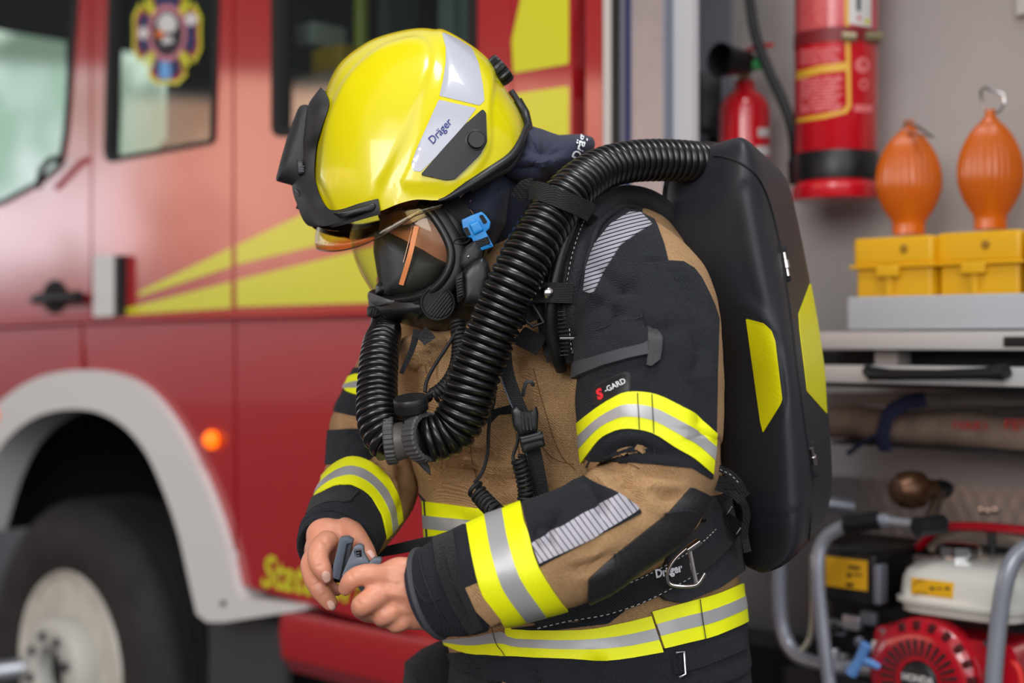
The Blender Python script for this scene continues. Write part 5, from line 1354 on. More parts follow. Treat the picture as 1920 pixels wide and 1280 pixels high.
# rear ratchet knob
bm = bmesh.new(); ax = (W(960, 110, 1.8)-W(925, 140, 1.8)).normalized()
add_lathe(bm, [(0, -.004), (.0165, -.004), (.0185, .0), (.019, .010), (.0175, .013), (.012, .014), (0, .014)], W(931, 137, 1.80), ax, 60, rmod=lambda k, n, h: 1+(.07 if (k // 3) % 2 else -.03)); mobj('ratchet_knob', bm, M_plas, hel, angle=30)
# flip-down clear visor
def half_shell(name, front, back, m, th, cols=24, par=None, mid=1.80, yb=None, e=1.0, label=None, bulge=0):
    """curved clear sheet: front edge at the middle plane, back edge (px,py,Y) near us; mirrored to the other side"""
    n = 26; Fr = resample(spl(front, 6), n); Bk = resample(spl(back, 6), n); bm = bmesh.new()
    G = []
    for f, b in zip(Fr, Bk):
        row = []
        for j in range(-cols, cols+1):
            a = PI/2*abs(j)/cols; k = 1-math.cos(a)**e
            q = Vector((f.x+(b.x-f.x)*k, f.y+(b.y-f.y)*k+bulge*math.sin(PI*min(1, k*1.25)**.8))); Y = mid-(mid-b.z)*math.sin(a)
            if j < 0: Y = 2*mid-Y
            row.append(W(q.x, q.y, Y))
        G.append(row)
    add_grid(bm, G); bmesh.ops.recalc_face_normals(bm, faces=bm.faces[:]); bmesh.ops.solidify(bm, geom=bm.faces[:], thickness=th)
    return mobj(name, bm, m, par, label=label, angle=60)
half_shell('flip_visor', [(594, 424), (591, 440), (590, 455), (593, 466)], [(838, 372, 1.695), (836, 376, 1.692), (832, 381, 1.69), (826, 388, 1.69)], M_lensy, .0016, par=hel, e=.62, bulge=22, label='clear flip-down visor')
bm = bmesh.new(); 
vis = []
for j in range(-20, 21):
    a = PI/2*abs(j)/20; k = 1-math.cos(a)**.62; q = (593+(826-593)*k, 466+(388-466)*k+22*math.sin(PI*min(1, k*1.25)**.8)); Y = 1.80-(1.80-1.69)*math.sin(a); vis.append(W(q[0], q[1], Y if j >= 0 else 3.6-Y))
add_tube(bm, vis, .0008, 6); mobj('visor_edge', bm, mat('dark_edge', (70, 50, 40), .2), hel)
# neck flap
nf = puff([(968, 255), (985, 232), (1008, 240), (1050, 252), (1092, 252), (1112, 258), (1116, 270), (1105, 300), (1060, 330), (1010, 344), (960, 346), (922, 342), (914, 322), (940, 300)], 1.84, .10, .11, p=2.6, m=12, n=90)
wrinkle(nf, .004, 14, 2); crease(nf, [([(980, 270), (1020, 285), (1060, 280)], 9, .006), ([(940, 320), (990, 318), (1030, 325)], 7, .005), ([(1000, 245), (1010, 290), (990, 330)], 7, .004)])
s_n = src(nf); mobj('neck_flap', nf, M_flap, hel, label='navy cloth neck flap')
on_text('lettering', 'Dräg', M_print, s_n, 1087, 277, 46, math.radians(72), hel, .003, .02, .1, 1.0)

# ================================================================ breathing mask
msk = empty('breathing_mask', W(790, 500, 1.80), 'black full-face breathing mask with clear curved lens and blue buckle', 'breathing mask')
half_shell('lens', [(652, 398), (655, 440), (661, 475), (676, 512), (698, 549)], [(800, 380, 1.706), (832, 425, 1.703), (848, 475, 1.703), (835, 518, 1.705), (790, 558, 1.712)], M_lens, .002, par=msk, e=.8, label='clear curved lens')
bm = bmesh.new()
edge = [(786, 382, 1.712), (812, 405, 1.705), (838, 448, 1.701), (846, 480, 1.700), (838, 512, 1.701), (815, 540, 1.706), (782, 556, 1.716), (740, 562, 1.735), (710, 558, 1.765), (697, 552, 1.80)]
E_ = spl(edge, 6); E2 = E_+[(a, b, 3.6-c) for a, b, c in E_[::-1][1:]]
add_tube(bm, [W(*p) for p in E2], .0052, 14); mobj('lens_frame', bm, M_plas, msk, label='black lens frame')
bm = bmesh.new(); E3 = [(x+14 if x > 800 else x+6, y+4, Y+.008) for x, y, Y in E2]; add_tube(bm, [W(*p) for p in E3], .0095, 14); mobj('lens_frame', bm, M_plas2, msk)
# side rubber wing
wg = puff([(792, 384), (812, 376), (850, 374), (868, 392), (878, 430), (880, 470), (872, 512), (862, 545), (840, 552), (848, 520), (858, 480), (850, 445), (824, 402)], 1.735, .028, .02, p=2.6); mobj('face_seal', wg, M_plas2, msk)
wg = puff([(792, 384), (812, 376), (850, 374), (868, 392), (878, 430), (880, 470), (872, 512), (862, 545), (840, 552), (848, 520), (858, 480), (850, 445), (824, 402)], 1.865, .02, .028, p=2.6); mobj('face_seal', wg, M_plas2, msk)
# chin body
ch = puff([(690, 556), (700, 562), (745, 572), (795, 562), (835, 538), (862, 512), (895, 500), (905, 540), (900, 590), (880, 612), (842, 624), (800, 619), (750, 606), (706, 598), (692, 590)], 1.80, .082, p=2.4, n=90, m=14)
crease(ch, [([(830, 562), (800, 585), (770, 607)], 2.2, .002)]); mobj('chin_housing', ch, M_plas, msk, label='black chin housing')
bb_ = puff([(691, 547), (700, 552), (740, 560), (777, 549), (779, 568), (740, 580), (700, 577), (693, 566)], 1.80, .072, p=2.6); mobj('clamp_band', bb_, mat('dark_grey_plastic', (78, 80, 82), .45), msk, label='dark grey clamp band')
# inner nose cup
nc = puff([(702, 432), (722, 432), (758, 444), (798, 464), (830, 486), (846, 494), (838, 520), (812, 545), (770, 560), (716, 556), (708, 520), (700, 470)], 1.80, .089, p=3.4, n=80, m=12); mobj('nose_cup', nc, mat('grey_rubber', (52, 52, 54), .6), msk, label='dark inner nose cup')
bm = puff(rnd([(704, 536), (716, 520), (740, 520), (752, 540), (738, 552), (704, 552)], 3), 1.765, .03, p=3); mobj('inner_valve', bm, M_plas, msk)
mobj('lens_strip', ribbon([(781, 424, 1.7015), (768, 480, 1.699), (752, 534, 1.712)], 9, .0012), M_orange, msk, label='orange strip on the lens')
bm = bmesh.new(); add_tube(bm, [W(*p) for p in ((742, 540, 1.72), (735, 534, 1.72), (748, 520, 1.716), (760, 480, 1.71), (775, 420, 1.705))], .0007, 6); mobj('wire', bm, M_steel, msk)
# speaking diaphragm
bm = bmesh.new(); c_ = W(820, 567, 1.712); ax = Vector((.12, -1, -.1)).normalized()
add_lathe(bm, [(0, .006), (.0175, .006), (.019, .0075), (.0205, .0075), (.0212, .005), (.0215, -.01), (0, -.01)], c_, ax, 48); sd = mobj('speech_diaphragm', bm, M_plas, msk)
for k in range(-5, 6):
    bm = bmesh.new(); q = k*.0033; hl = math.sqrt(max(.0172**2-q*q, 0)); d = Vector((.62, 0, .78)); pp = Vector((.78, 0, -.62))
    add_tube(bm, [c_+ax*.0062+pp*q-d*hl, c_+ax*.0062+pp*q+d*hl], .0010, 8); mobj('grille_bar', bm, M_plas2, sd)
# communication unit
u1 = puff(rnd([(884, 488), (905, 480), (917, 492), (922, 510), (906, 575), (868, 572), (866, 512), (872, 500)], 3), 1.70, .022, .03, p=4.5, n=80); mobj('voice_unit', u1, M_plas, msk, label='black voice unit')
u2 = puff(rnd([(872, 462), (893, 448), (905, 470), (903, 486), (872, 506), (862, 500), (862, 482)], 3), 1.698, .016, .03, p=3.6); mobj('voice_unit_bracket', u2, M_plas2, msk)
bm = puff(rnd([(853, 518), (868, 508), (872, 560), (858, 568)], 2), 1.69, .016, p=4); mobj('side_button', bm, M_plas2, msk)
for k in range(7):
    bm = bmesh.new(); add_tube(bm, [W(857, 524+k*5.5, 1.6735), W(867, 520+k*5.5, 1.6735)], .0009, 6); mobj('button_rib', bm, M_plas, msk)
bm = bmesh.new(); bmesh.ops.create_icosphere(bm, subdivisions=2, radius=.0018, matrix=Matrix.Translation(W(878, 481, 1.6825))); bmesh.ops.create_icosphere(bm, subdivisions=2, radius=.0013, matrix=Matrix.Translation(W(840, 453, 1.705))); mobj('screw', bm, M_steel, msk)
bm = bmesh.new(); add_tube(bm, [W(*p) for p in circ_pts] if False else [W(866+15*math.cos(t), 451+6*math.sin(t)-3*math.cos(t), 1.70) for t in [2*PI*i/24 for i in range(24)]], .0011, 6, closed=True, cap=False); mobj('wire_loop', bm, M_plas, msk)
bm = puff([(866, 472), (905, 440), (920, 452), (905, 500), (880, 490)], 1.74, .02, p=3); mobj('voice_unit_bracket', bm, M_plas, msk)
# head straps and the blue buckle
mobj('head_strap', ribbon([(842, 372, 1.715), (868, 400, 1.705), (886, 424, 1.70)], [34, 26], .003), M_web, msk); mobj('head_strap', ribbon([(925, 350, 1.73), (912, 385, 1.72), (898, 412, 1.71)], [24, 22], .003), M_web, msk)
bk = slab(rnd([(865, 412), (884, 403), (903, 396), (912, 404), (920, 416), (918, 428), (911, 434), (926, 462), (897, 472), (884, 446), (876, 444), (868, 430)], 2.5), 1.688, .010, bev=.0018)
mobj('buckle', bk, M_blue, msk, label='bright blue buckle')
for q_ in ([(868, 428), (876, 425), (883, 440), (875, 442)], [(898, 404), (905, 402), (914, 416), (907, 420)]): mobj('buckle_slot', slab(rnd(q_, 2), 1.6865, .004, bev=0), M_dark, msk)
mobj('head_strap', ribbon([(891, 459, 1.6855), (917, 449, 1.6855)], 13, .003, sm=0), M_web, msk)
bm = puff(rnd([(879, 420), (897, 411), (907, 432), (889, 441)], 3), 1.688, .003, p=4); mobj('buckle_plate', bm, M_blue, msk)
# chin lock and leather tab under the mask
bm = puff(rnd([(688, 576), (697, 573), (714, 576), (722, 592), (700, 597), (688, 592)], 2), 1.775, .022, p=4); mobj('chin_lock', bm, M_plas2, msk)
for k in range(4):
    bm = bmesh.new(); add_tube(bm, [W(694+k*5, 590, 1.7515), W(698+k*5, 578, 1.7515)], .0009, 6); mobj('lock_rib', bm, M_plas, msk)
bm = puff([(709, 604), (727, 606), (740, 608), (741, 632), (734, 648), (724, 649), (716, 640), (711, 622)], 1.735, .006, p=3); mobj('pull_tab', bm, mat('tab_grey', (92, 88, 84), .5), msk, label='grey stitched pull tab')
bm = puff([(722, 606), (741, 608), (741, 632), (734, 648), (725, 645)], 1.731, .0055, p=4); mobj('pull_tab_edge', bm, M_plas2, msk)
for k in range(8):
    bm = bmesh.new(); add_tube(bm, [W(722+k*.1, 612+k*4.4, 1.7275), W(726+k*.1, 612.5+k*4.4, 1.7275)], .0005, 5); mobj('stitch', bm, M_thread, msk)

# ================================================================ closed-circuit breathing apparatus
app = empty('breathing_apparatus', W(1440, 700, 1.90), 'black hard-shell breathing apparatus with corrugated hoses, harness and yellow reflectors worn on the back', 'breathing apparatus')
rows = [(280, 1348, 1396, 1.90, .10), (284, 1330, 1418, 1.90, .13), (294, 1300, 1442, 1.90, .15), (312, 1272, 1463, 1.90, .16), (340, 1248, 1479, 1.90, .165), (400, 1242, 1494, 1.90, .168), (500, 1262, 1514, 1.90, .168), (600, 1296, 1532, 1.90, .168),
        (700, 1335, 1546, 1.90, .168), (800, 1345, 1555, 1.90, .168), (900, 1352, 1560, 1.90, .166), (955, 1368, 1554, 1.90, .164), (1000, 1384, 1538, 1.90, .155), (1030, 1391, 1500, 1.90, .14), (1048, 1396, 1456, 1.90, .11), (1056, 1404, 1436, 1.90, .07)]
bm = bmesh.new(); G = []; n_ = 120
th0 = math.radians(-24); ca, sa = math.cos(th0), math.sin(th0)
unit = []
for i in range(n_):
    t = 2*PI*i/n_; a, b = math.cos(t), math.sin(t); x = math.copysign(abs(a)**.36, a); y = math.copysign(abs(b)**.36, b); unit.append((x*ca-y*sa, x*sa+y*ca))
mx_ = max(u[0] for u in unit); my_ = max(u[1] for u in unit)
for py, xl, xr, Yc, ry in spl(rows, 8):
    G.append([W((xl+xr)/2+(xr-xl)/2*u[0]/mx_, 640+(py-640)*Yc/(Yc+ry*u[1]/my_), Yc+ry*u[1]/my_) for u in unit])
V = add_grid(bm, G, closed_u=True); bm.faces.new(V[0]); bm.faces.new(V[-1][::-1])
bmesh.ops.recalc_face_normals(bm, faces=bm.faces[:]); bm.normal_update()
emboss(bm, spl([(1360, 400), (1400, 340), (1440, 400), (1455, 500), (1462, 600), (1430, 590), (1395, 555), (1372, 480)], 4, True), -.004, 12, both=False)
emboss(bm, rnd([(1385, 578), (1450, 612), (1466, 640), (1478, 756), (1436, 830), (1420, 850)], 8), -.003, 5, both=False)
emboss(bm, rnd([(1320, 282), (1338, 300), (1335, 330), (1318, 360), (1300, 380), (1230, 420), (1230, 300)], 8), -.006, 14, both=False)
emboss(bm, rnd([(1440, 972), (1518, 945), (1512, 1100), (1400, 1100), (1395, 1005)], 3), -.002, 2, both=False)
s_p = src(bm); mobj('backpack_shell', bm, M_shell, app, label='matt black hard backpack shell', angle=45)
bm = bmesh.new(); sm_ = spl([(1338, 292), (1356, 294), (1385, 304), (1415, 326), (1434, 358), (1448, 400), (1460, 450), (1470, 510), (1482, 590), (1494, 690), (1506, 780), (1516, 850), (1524, 905), (1521, 960), (1516, 1010)], 6)
add_tube(bm, [hit(s_p, *p, .0002) for p in sm_], .0016, 8); mobj('shell_seam', bm, M_dark, app)
M_pyel = mat('reflector_yellow', (226, 218, 4), .45, coat=.05, bump=.5, scale=260, bdist=.001)
patch('reflector', M_pyel, s_p, rnd([(1399, 597), (1432, 606), (1447, 620), (1454, 640), (1467, 748), (1464, 758), (1431, 811), (1426, 790)], 3), app, .001, .002, label='yellow side reflector')
patch('reflector', M_pyel, s_p, rnd([(1519, 530), (1497, 588), (1499, 620), (1509, 700), (1513, 735), (1550, 776), (1546, 700), (1532, 590)], 3), app, .001, .002, label='yellow rear reflector')
for cx_, cy_ in ((1470, 496), (1522, 862)):
    bm = puff(rnd([(cx_-9, cy_-34), (cx_+4, cy_-36), (cx_+14, cy_+30), (cx_+5, cy_+34), (cx_-6, cy_+12)], 4), hit(s_p, cx_, cy_).y, .003, p=3); mobj('latch_recess', bm, M_dark, app)
    bm = bmesh.new(); q0, q1 = hit(s_p, cx_-4, cy_-22, .004), hit(s_p, cx_+4, cy_+22, .004)
    add_tube(bm, [q0, q0.lerp(q1, .3), q0.lerp(q1, .33), q0.lerp(q1, .66), q0.lerp(q1, .7), q1], [.003, .003, .0045, .0045, .003, .003], 10); mobj('latch_clip', bm, M_steel, app)
# hoses
main = [(1338, 306, 1.84, 33), (1300, 303, 1.80, 39), (1240, 300, 1.77, 40), (1180, 303, 1.74, 40), (1125, 318, 1.71, 41), (1078, 350, 1.675, 44), (1038, 398, 1.65, 47), (1004, 452, 1.63, 49), (970, 516, 1.62, 50), (938, 585, 1.62, 50), (909, 655, 1.62, 49.5), (886, 715, 1.62, 50), (872, 762, 1.62, 50), (852, 800, 1.622, 48), (824, 818, 1.622, 46), (798, 826, 1.622, 44)]
mobj('corrugated_hose', hose_bm(main), M_hose, app, label='long corrugated black hose')
left = [(722, 604, 1.785, 27), (722, 622, 1.765, 31), (714, 650, 1.72, 36), (709, 700, 1.69, 38), (707, 745, 1.67, 40), (710, 785, 1.65, 42), (722, 815, 1.638, 43), (738, 832, 1.632, 42)]
mobj('corrugated_hose', hose_bm(left, .0088), M_hose, app, label='short corrugated black hose from mask')
bm = bmesh.new(); add_tube(bm, [W(1300, 305, 1.80), W(1335, 306, 1.835), W(1360, 310, 1.86)], [.030, .033, .036], 32); 
bm.free()
bm = bmesh.new(); add_tube(bm, [W(1320, 306, 1.825), W(1334, 307, 1.845)], [.0285, .0285], 36); mobj('hose_collar', bm, M_plas, app)
# connector piece between the hoses
cn = bmesh.new(); a1_, a2_ = W(737, 828, 1.628), W(790, 821, 1.618); axc = (a2_-a1_).normalized()
add_tube(cn, [a1_, a1_.lerp(a2_, .2), a1_.lerp(a2_, .5), a1_.lerp(a2_, .8), a2_], [.0235, .022, .0205, .022, .0245], 40); cno = mobj('hose_connector', cn, mat('connector_grey', (84, 80, 76), .45), app, label='dark grey hose connector')
for c_, ax, r_, w_ in ((W(733, 826, 1.63), (axc+Vector((0, .25, -.05))).normalized(), .0270, .012), (W(794, 820, 1.617), (axc+Vector((0, -.45, .05))).normalized(), .0285, .018)):
    bm = bmesh.new(); add_lathe(bm, [(r_*.82, -w_*.5), (r_*.95, -w_*.5), (r_, -w_*.38), (r_, w_*.38), (r_*.95, w_*.5), (r_*.8, w_*.5), (r_*.8, -w_*.5)], c_, ax, 120, rmod=lambda k, n, h: 1+(.02 if (k % 4) < 2 else -.02)); mobj('knurled_ring', bm, mat('ring_grey', (66, 66, 66), .5), cno, angle=25)
bm = bmesh.new(); axk = Vector((-.12, -.25, 1)).normalized()
add_lathe(bm, [(0, -.028), (.0125, -.028), (.0125, -.010), (.0165, -.006), (.0190, -.005), (.0195, -.004), (.0195, .003), (.0188, .0035), (.0195, .004), (.0195, .0095), (.0185, .011), (0, .011)], W(771, 762, 1.618), axk, 72, rmod=lambda k, n, h: 1+(.008 if (k % 2) and h > -.005 else 0)); mobj('valve_cap', bm, M_plas, cno)
bm = puff([(778, 862), (798, 862), (806, 875), (808, 892), (792, 878)], 1.64, .002, p=3); mobj('rubber_tongue', bm, M_plas2, cno)
# strap holding the hose
mobj('hose_strap', ribbon([(992, 356, 1.665), (1012, 358, 1.630), (1050, 372, 1.606), (1088, 388, 1.622), (1110, 400, 1.655)], 35, .0022), M_web, app); mobj('hose_strap', ribbon([(1000, 350, 1.672), (984, 352, 1.68), (968, 372, 1.69)], [34, 26], .0022), M_web, app)
mobj('hose_strap', ribbon([(1110, 400, 1.655), (1104, 410, 1.67), (1092, 418, 1.68)], [30, 22], .0022), M_web, app)
# shoulder harness
def pad(rows, w_, m=M_pad, nm='shoulder_pad', cr_=.010, th=.010, pipe=True):
    mobj(nm, ribbon(rows, w_, th, crown=cr_), m, app)
    if pipe:
        R = spl(rows, 6)
        for sg in (-1, 1):
            P = []
            for i, r in enumerate(R):
                a, b = R[max(i-1, 0)], R[min(i+1, len(R)-1)]; d = Vector((b[0]-a[0], b[1]-a[1])).normalized(); P.append(W(r[0]-d.y*w_/2*sg, r[1]+d.x*w_/2*sg, r[2]+.002))
            bm = bmesh.new(); add_tube(bm, P, .0042, 10); mobj('pad_piping', bm, M_pad, app)
pad([(1290, 478, 1.86), (1279, 440, 1.84), (1254, 406, 1.82), (1216, 378, 1.80), (1172, 370, 1.765), (1137, 384, 1.72), (1108, 412, 1.695), (1090, 458, 1.672), (1078, 510, 1.662), (1074, 560, 1.66), (1078, 605, 1.662), (1086, 636, 1.67)], 34)
mobj('harness_backing', ribbon([(1150, 352, 1.76), (1110, 366, 1.72), (1078, 410, 1.69), (1052, 470, 1.675), (1036, 540, 1.672), (1040, 610, 1.675), (1056, 672, 1.68)], 62, .006), M_pad, app)
mobj('harness_webbing', ribbon([(1146, 352, 1.745), (1108, 372, 1.70), (1082, 420, 1.675), (1062, 480, 1.663), (1052, 540, 1.660), (1054, 600, 1.662), (1060, 660, 1.668), (1060, 680, 1.67)], 26, .003), M_web, app)
bm = bmesh.new(); add_tube(bm, [W(*p) for p in spl([(1130, 338, 1.73), (1092, 372, 1.685), (1066, 430, 1.662), (1046, 492, 1.652), (1034, 560, 1.650), (1032, 615, 1.655), (1044, 668, 1.665), (1052, 690, 1.68)], 6)], .0078, 16); mobj('pressure_tube', bm, mat('smooth_rubber', (22, 22, 24), .35), app)
def stitches(pts, nm='stitching', step=2, r=.0006, Yo=0, m=None):
    R = resample([tuple(W(*p)) for p in spl(pts, 6)], max(4, int(sum(math.dist(a[:2], b[:2]) for a, b in zip(pts, pts[1:]))/4.2))); bm = bmesh.new()
    for a, b in list(zip(R, R[1:]))[::step]: add_tube(bm, [a, b], r, 5)
    o = mobj(nm, bm, m or M_thread, app); tag(o, kind='stuff'); return o
stitches([(1112, 382, 1.697), (1090, 425, 1.672), (1072, 480, 1.659), (1062, 535, 1.656)]); stitches([(1065, 580, 1.657), (1068, 620, 1.659), (1072, 660, 1.663)])
mobj('snap_strap', ribbon([(998, 549, 1.640), (1034, 548, 1.632), (1074, 550, 1.645)], 38, .0025), M_web, app)
bm = bmesh.new(); add_lathe(bm, [(0, .0042), (.003, .004), (.0055, .0026), (.0070, .0006), (.0073, 0), (0, 0)], W(1026, 548, 1.6318), (0, -1, .1), 28); mobj('snap_button', bm, M_steel, app, label='round steel snap button')
mobj('chest_strap', ribbon([(940, 604, 1.655), (970, 596, 1.650), (1010, 580, 1.655), (1040, 575, 1.668)], 34, .0025), M_web, app)
bm = bmesh.new(); add_tube(bm, [W(*p) for p in ((978, 580, 1.644), (998, 570, 1.644), (1020, 604, 1.644), (1000, 612, 1.644), (988, 604, 1.644))], .0022, 10, closed=True, cap=False); mobj('ladder_buckle', bm, M_plas, app)
mobj('velcro_end', slab(rnd([(984, 612), (1026, 632), (1006, 666), (958, 642)], 3), 1.662, .004, bev=.001), M_velcro, app)
bm = bmesh.new(); add_tube(bm, [W(1077, 634, 1.652), W(1079, 642, 1.652), W(1074, 662, 1.655)], .0022, 8); add_tube(bm, [W(1050, 634, 1.655), W(1077, 634, 1.652)], .0016, 8); mobj('metal_loop', bm, M_steel, app, label='steel strap loop')
for k in range(12):
    bm = bmesh.new(); add_tube(bm, [W(1046, 585+k*7.4, 1.6585), W(1066, 584+k*7.4, 1.6585)], .0009, 6); mobj('webbing_rib', bm, M_plas, app)
# pull-down strap with buckle
pull = [(944, 610, 1.642), (946, 660, 1.640), (952, 705, 1.638), (968, 750, 1.640), (985, 790, 1.645), (997, 840, 1.652), (1008, 895, 1.660), (1016, 940, 1.668)]
mobj('pull_strap', ribbon(pull[:5], 26, .0022), M_web, app); mobj('pull_strap', ribbon(pull[4:], 32, .0022), M_web, app)
R2 = [(x-13, y, Y-.001) for x, y, Y in pull]; stitches(R2, 'strap_edge', 1, .0007, m=mat('grey_blue_thread', (84, 98, 112), .8))
bm = puff(rnd([(958, 768), (966, 760), (972, 764), (982, 772), (1000, 768), (1006, 760), (1010, 775), (1008, 808), (974, 816), (962, 800)], 3), 1.636, .006, p=3.5); mobj('side_release_buckle', bm, M_plas, app)
for k in range(3):
    bm = bmesh.new(); add_tube(bm, [W(978+k*7, 772, 1.629), W(982+k*7, 806, 1.629)], .0016, 8); mobj('buckle_rib', bm, M_plas2, app)
bm = puff(rnd([(972, 818), (1016, 806), (1023, 836), (980, 850)], 3), 1.640, .0055, p=4); mobj('ladder_lock', bm, M_plas, app)
bm = bmesh.new(); add_tube(bm, [W(978, 828, 1.633), W(1018, 818, 1.633)], .0035, 10); mobj('lock_bar', bm, M_plas2, app)
bm = bmesh.new(); add_tube(bm, [W(*p) for p in spl([(980, 742, 1.66), (986, 718, 1.65), (996, 716, 1.65), (1000, 722, 1.655)], 5)], .0022, 8); mobj('hook', bm, M_trim, app)
# chest cable: plug, lead, coils
bm = bmesh.new(); add_tube(bm, [W(921, 668, 1.652), W(922, 690, 1.652), W(923, 692, 1.652), W(923, 712, 1.652), W(921, 716, 1.652), W(921, 752, 1.655), W(920, 768, 1.656)], [.0085, .0085, .006, .006, .0075, .0055, .0035], 14); mobj('cable_plug', bm, M_plas, app)
bm = bmesh.new(); add_tube(bm, [W(*p) for p in spl([(920, 765, 1.656), (916, 810, 1.66), (914, 850, 1.662), (904, 885, 1.66), (890, 905, 1.655)], 6)], .0022, 8); mobj('cable', bm, M_rub, app)
def coil(pts, rpx, turns, r=.0026, nm='coiled_cable'):
    R = spl(pts, 8); P = [W(*p) for p in R]; Q = resample([tuple(p) for p in P], turns*14+1); fr = frames(Q); out = []
    for i, (q, (t, N_, B_)) in enumerate(zip(Q, fr)):
        a = 2*PI*i/14; rr = rpx*q.y/F; out.append(q+(N_*math.cos(a)+B_*math.sin(a))*rr)
    bm = bmesh.new(); add_tube(bm, out, r, 8); return mobj(nm, bm, M_rub, app)
coil([(888, 912, 1.645), (905, 935, 1.635), (930, 960, 1.61), (950, 975, 1.60)], 14, 9)
coil([(972, 858, 1.648), (980, 890, 1.652), (986, 925, 1.655), (982, 948, 1.655)], 12, 10)
bm = bmesh.new(); add_tube(bm, [W(*p) for p in spl([(975, 790, 1.65), (970, 830, 1.65), (962, 855, 1.65), (966, 868, 1.648)], 6)], .002, 8); mobj('cable', bm, M_rub, app)
coil([(858, 600, 1.70), (862, 650, 1.69), (856, 690, 1.68), (838, 722, 1.67), (812, 742, 1.665), (804, 736, 1.665)], 12, 22)
bm = bmesh.new(); add_tube(bm, [W(*p) for p in spl([(862, 612, 1.69), (838, 650, 1.685), (812, 690, 1.68), (800, 715, 1.675), (797, 735, 1.67)], 6)], .0022, 8); mobj('cable', bm, M_rub, app)
mobj('cable_holder', slab(rnd([(905, 772), (960, 758), (962, 776), (935, 778), (918, 796), (904, 790)], 3), 1.672, .004), M_velcro, app)
# waist belt, pad, karabiner
patch('hip_pad', M_pad, s_t, rnd([(1225, 1100), (1250, 1040), (1310, 985), (1334, 926), (1360, 935), (1380, 975), (1398, 1020), (1399, 1058), (1340, 1103), (1276, 1131), (1240, 1124)], 8), app, .010, .012, label='black padded hip belt', ymax=1.95)
s_t2 = s_t
belt = [(1000, 1158), (1060, 1144), (1130, 1132), (1200, 1108), (1260, 1078), (1310, 1048), (1350, 1012), (1380, 970)]
mobj('waist_belt', ribbon_on(s_t, belt, 46, .016, .003), M_web, app)
for sg in (-20, 20):
    R = spl(belt, 6); P = [(r[0]+sg*.4, r[1]+sg, 0) for r in R]; pts = [(p[0], p[1], hit(s_t, p[0], p[1]).y-.0175) for p in P][::3]; stitches(pts, 'stitching', 2, .0006)
s_bt = src(ribbon_on(s_t, belt, 50, .0165, .003))
on_text('lettering', 'Dräger', M_print, s_bt, 1254, 1072, 52, math.radians(14), app, .0015, .04, .1, 1.2)
bm = bmesh.new(); kY = hit(s_t, 1270, 1060).y-.040
add_tube(bm, [W(*p) for p in spl([(1298, 1022, kY), (1284, 1030, kY), (1262, 1052, kY-.002), (1251, 1078, kY-.002), (1256, 1094, kY), (1278, 1099, kY), (1302, 1097, kY), (1312, 1090, kY), (1322, 1074, kY)], 6)], .0022, 10); add_tube(bm, [W(1292, 1026, kY), W(1305, 1094, kY)], .003, 10); add_tube(bm, [W(1289, 1030, kY), W(1312, 1014, kY)], .0045, 10)
mobj('karabiner', bm, M_steel, app, label='steel karabiner loop')
mobj('strap_end', slab(rnd([(980, 1146), (1016, 1142), (1010, 1170), (974, 1166)], 2), hit(s_t, 1000, 1155).y-.02, .003), M_web, app)
mobj('back_strap', ribbon([(1346, 876, 1.74), (1368, 888, 1.735), (1384, 904, 1.735), (1396, 930, 1.74)], [12, 18], .003), M_web, app); stitches([(1350, 880, 1.734), (1370, 890, 1.730), (1384, 904, 1.730)], step=2)
mobj('back_strap', ribbon([(1350, 935, 1.74), (1372, 928, 1.73), (1392, 940, 1.73), (1400, 965, 1.74), (1396, 1000, 1.75), (1402, 1035, 1.75)], 14, .003), M_web, app)
mobj('back_strap', ribbon([(1345, 905, 1.76), (1375, 915, 1.76), (1395, 935, 1.76)], 30, .003), M_pad, app)

# ================================================================ small grey clip in the hands
clip = empty('plastic_clip', W(665, 1060, 1.62), 'small grey plastic clip held between the fingers of both hands', 'plastic clip')
bm = slab(rnd([(637, 1008), (652, 1006), (662, 1012), (661, 1018), (650, 1020), (637, 1088), (624, 1084), (624, 1062)], 3), 1.632, .016, tilt=(.0003, 0), bev=.0018); mobj('side_plate', bm, M_greyp, clip)
bm = slab(rnd([(650, 1016), (660, 1016), (652, 1060), (640, 1084), (630, 1082)], 2), 1.640, .02, bev=.001); mobj('inner_plate', bm, mat('dark_grey_clip', (56, 60, 70), .5), clip)
bm = slab(rnd([(664, 1024), (673, 1020), (681, 1024), (682, 1038), (692, 1054), (690, 1058), (672, 1060), (656, 1074), (644, 1082), (640, 1080), (650, 1056)], 3), 1.600, .014, bev=.0018, holes=[rnd([(667, 1033), (677, 1031), (678, 1044), (669, 1045)], 1)]); mobj('lever', bm, M_greyp, clip)
bm = slab(rnd([(690, 1056), (700, 1046), (712, 1046), (716, 1050), (712, 1060), (690, 1066)], 3), 1.598, .014, bev=.0015); mobj('latch_nub', bm, M_greyp, clip)
bm = slab(rnd([(655, 1070), (675, 1070), (690, 1098), (686, 1110), (678, 1112), (668, 1095)], 3), 1.585, .014, bev=.0015); mobj('lower_arm', bm, M_greyp, clip)
bm = slab(rnd([(668, 1034), (677, 1032), (678, 1044), (669, 1046)], 1), 1.606, .004, bev=0); mobj('slot', bm, M_dark, clip)
for y_ in (1036, 1041):
    bm = slab([(668, y_), (674, y_-1), (674, y_+1), (668, y_+2)], 1.603, .004, bev=0); mobj('slot_bar', bm, M_greyp, clip)
# ================================================================ ground, world, lights, camera
bm = bmesh.new(); add_box(bm, (0, 8, -.05), (60, 60, .1))
g = mobj('floor', bm, mat('asphalt', (74, 74, 78), .85, bump=.3, scale=90, var=.15, vscale=2), smooth=False); tag(g, kind='structure')

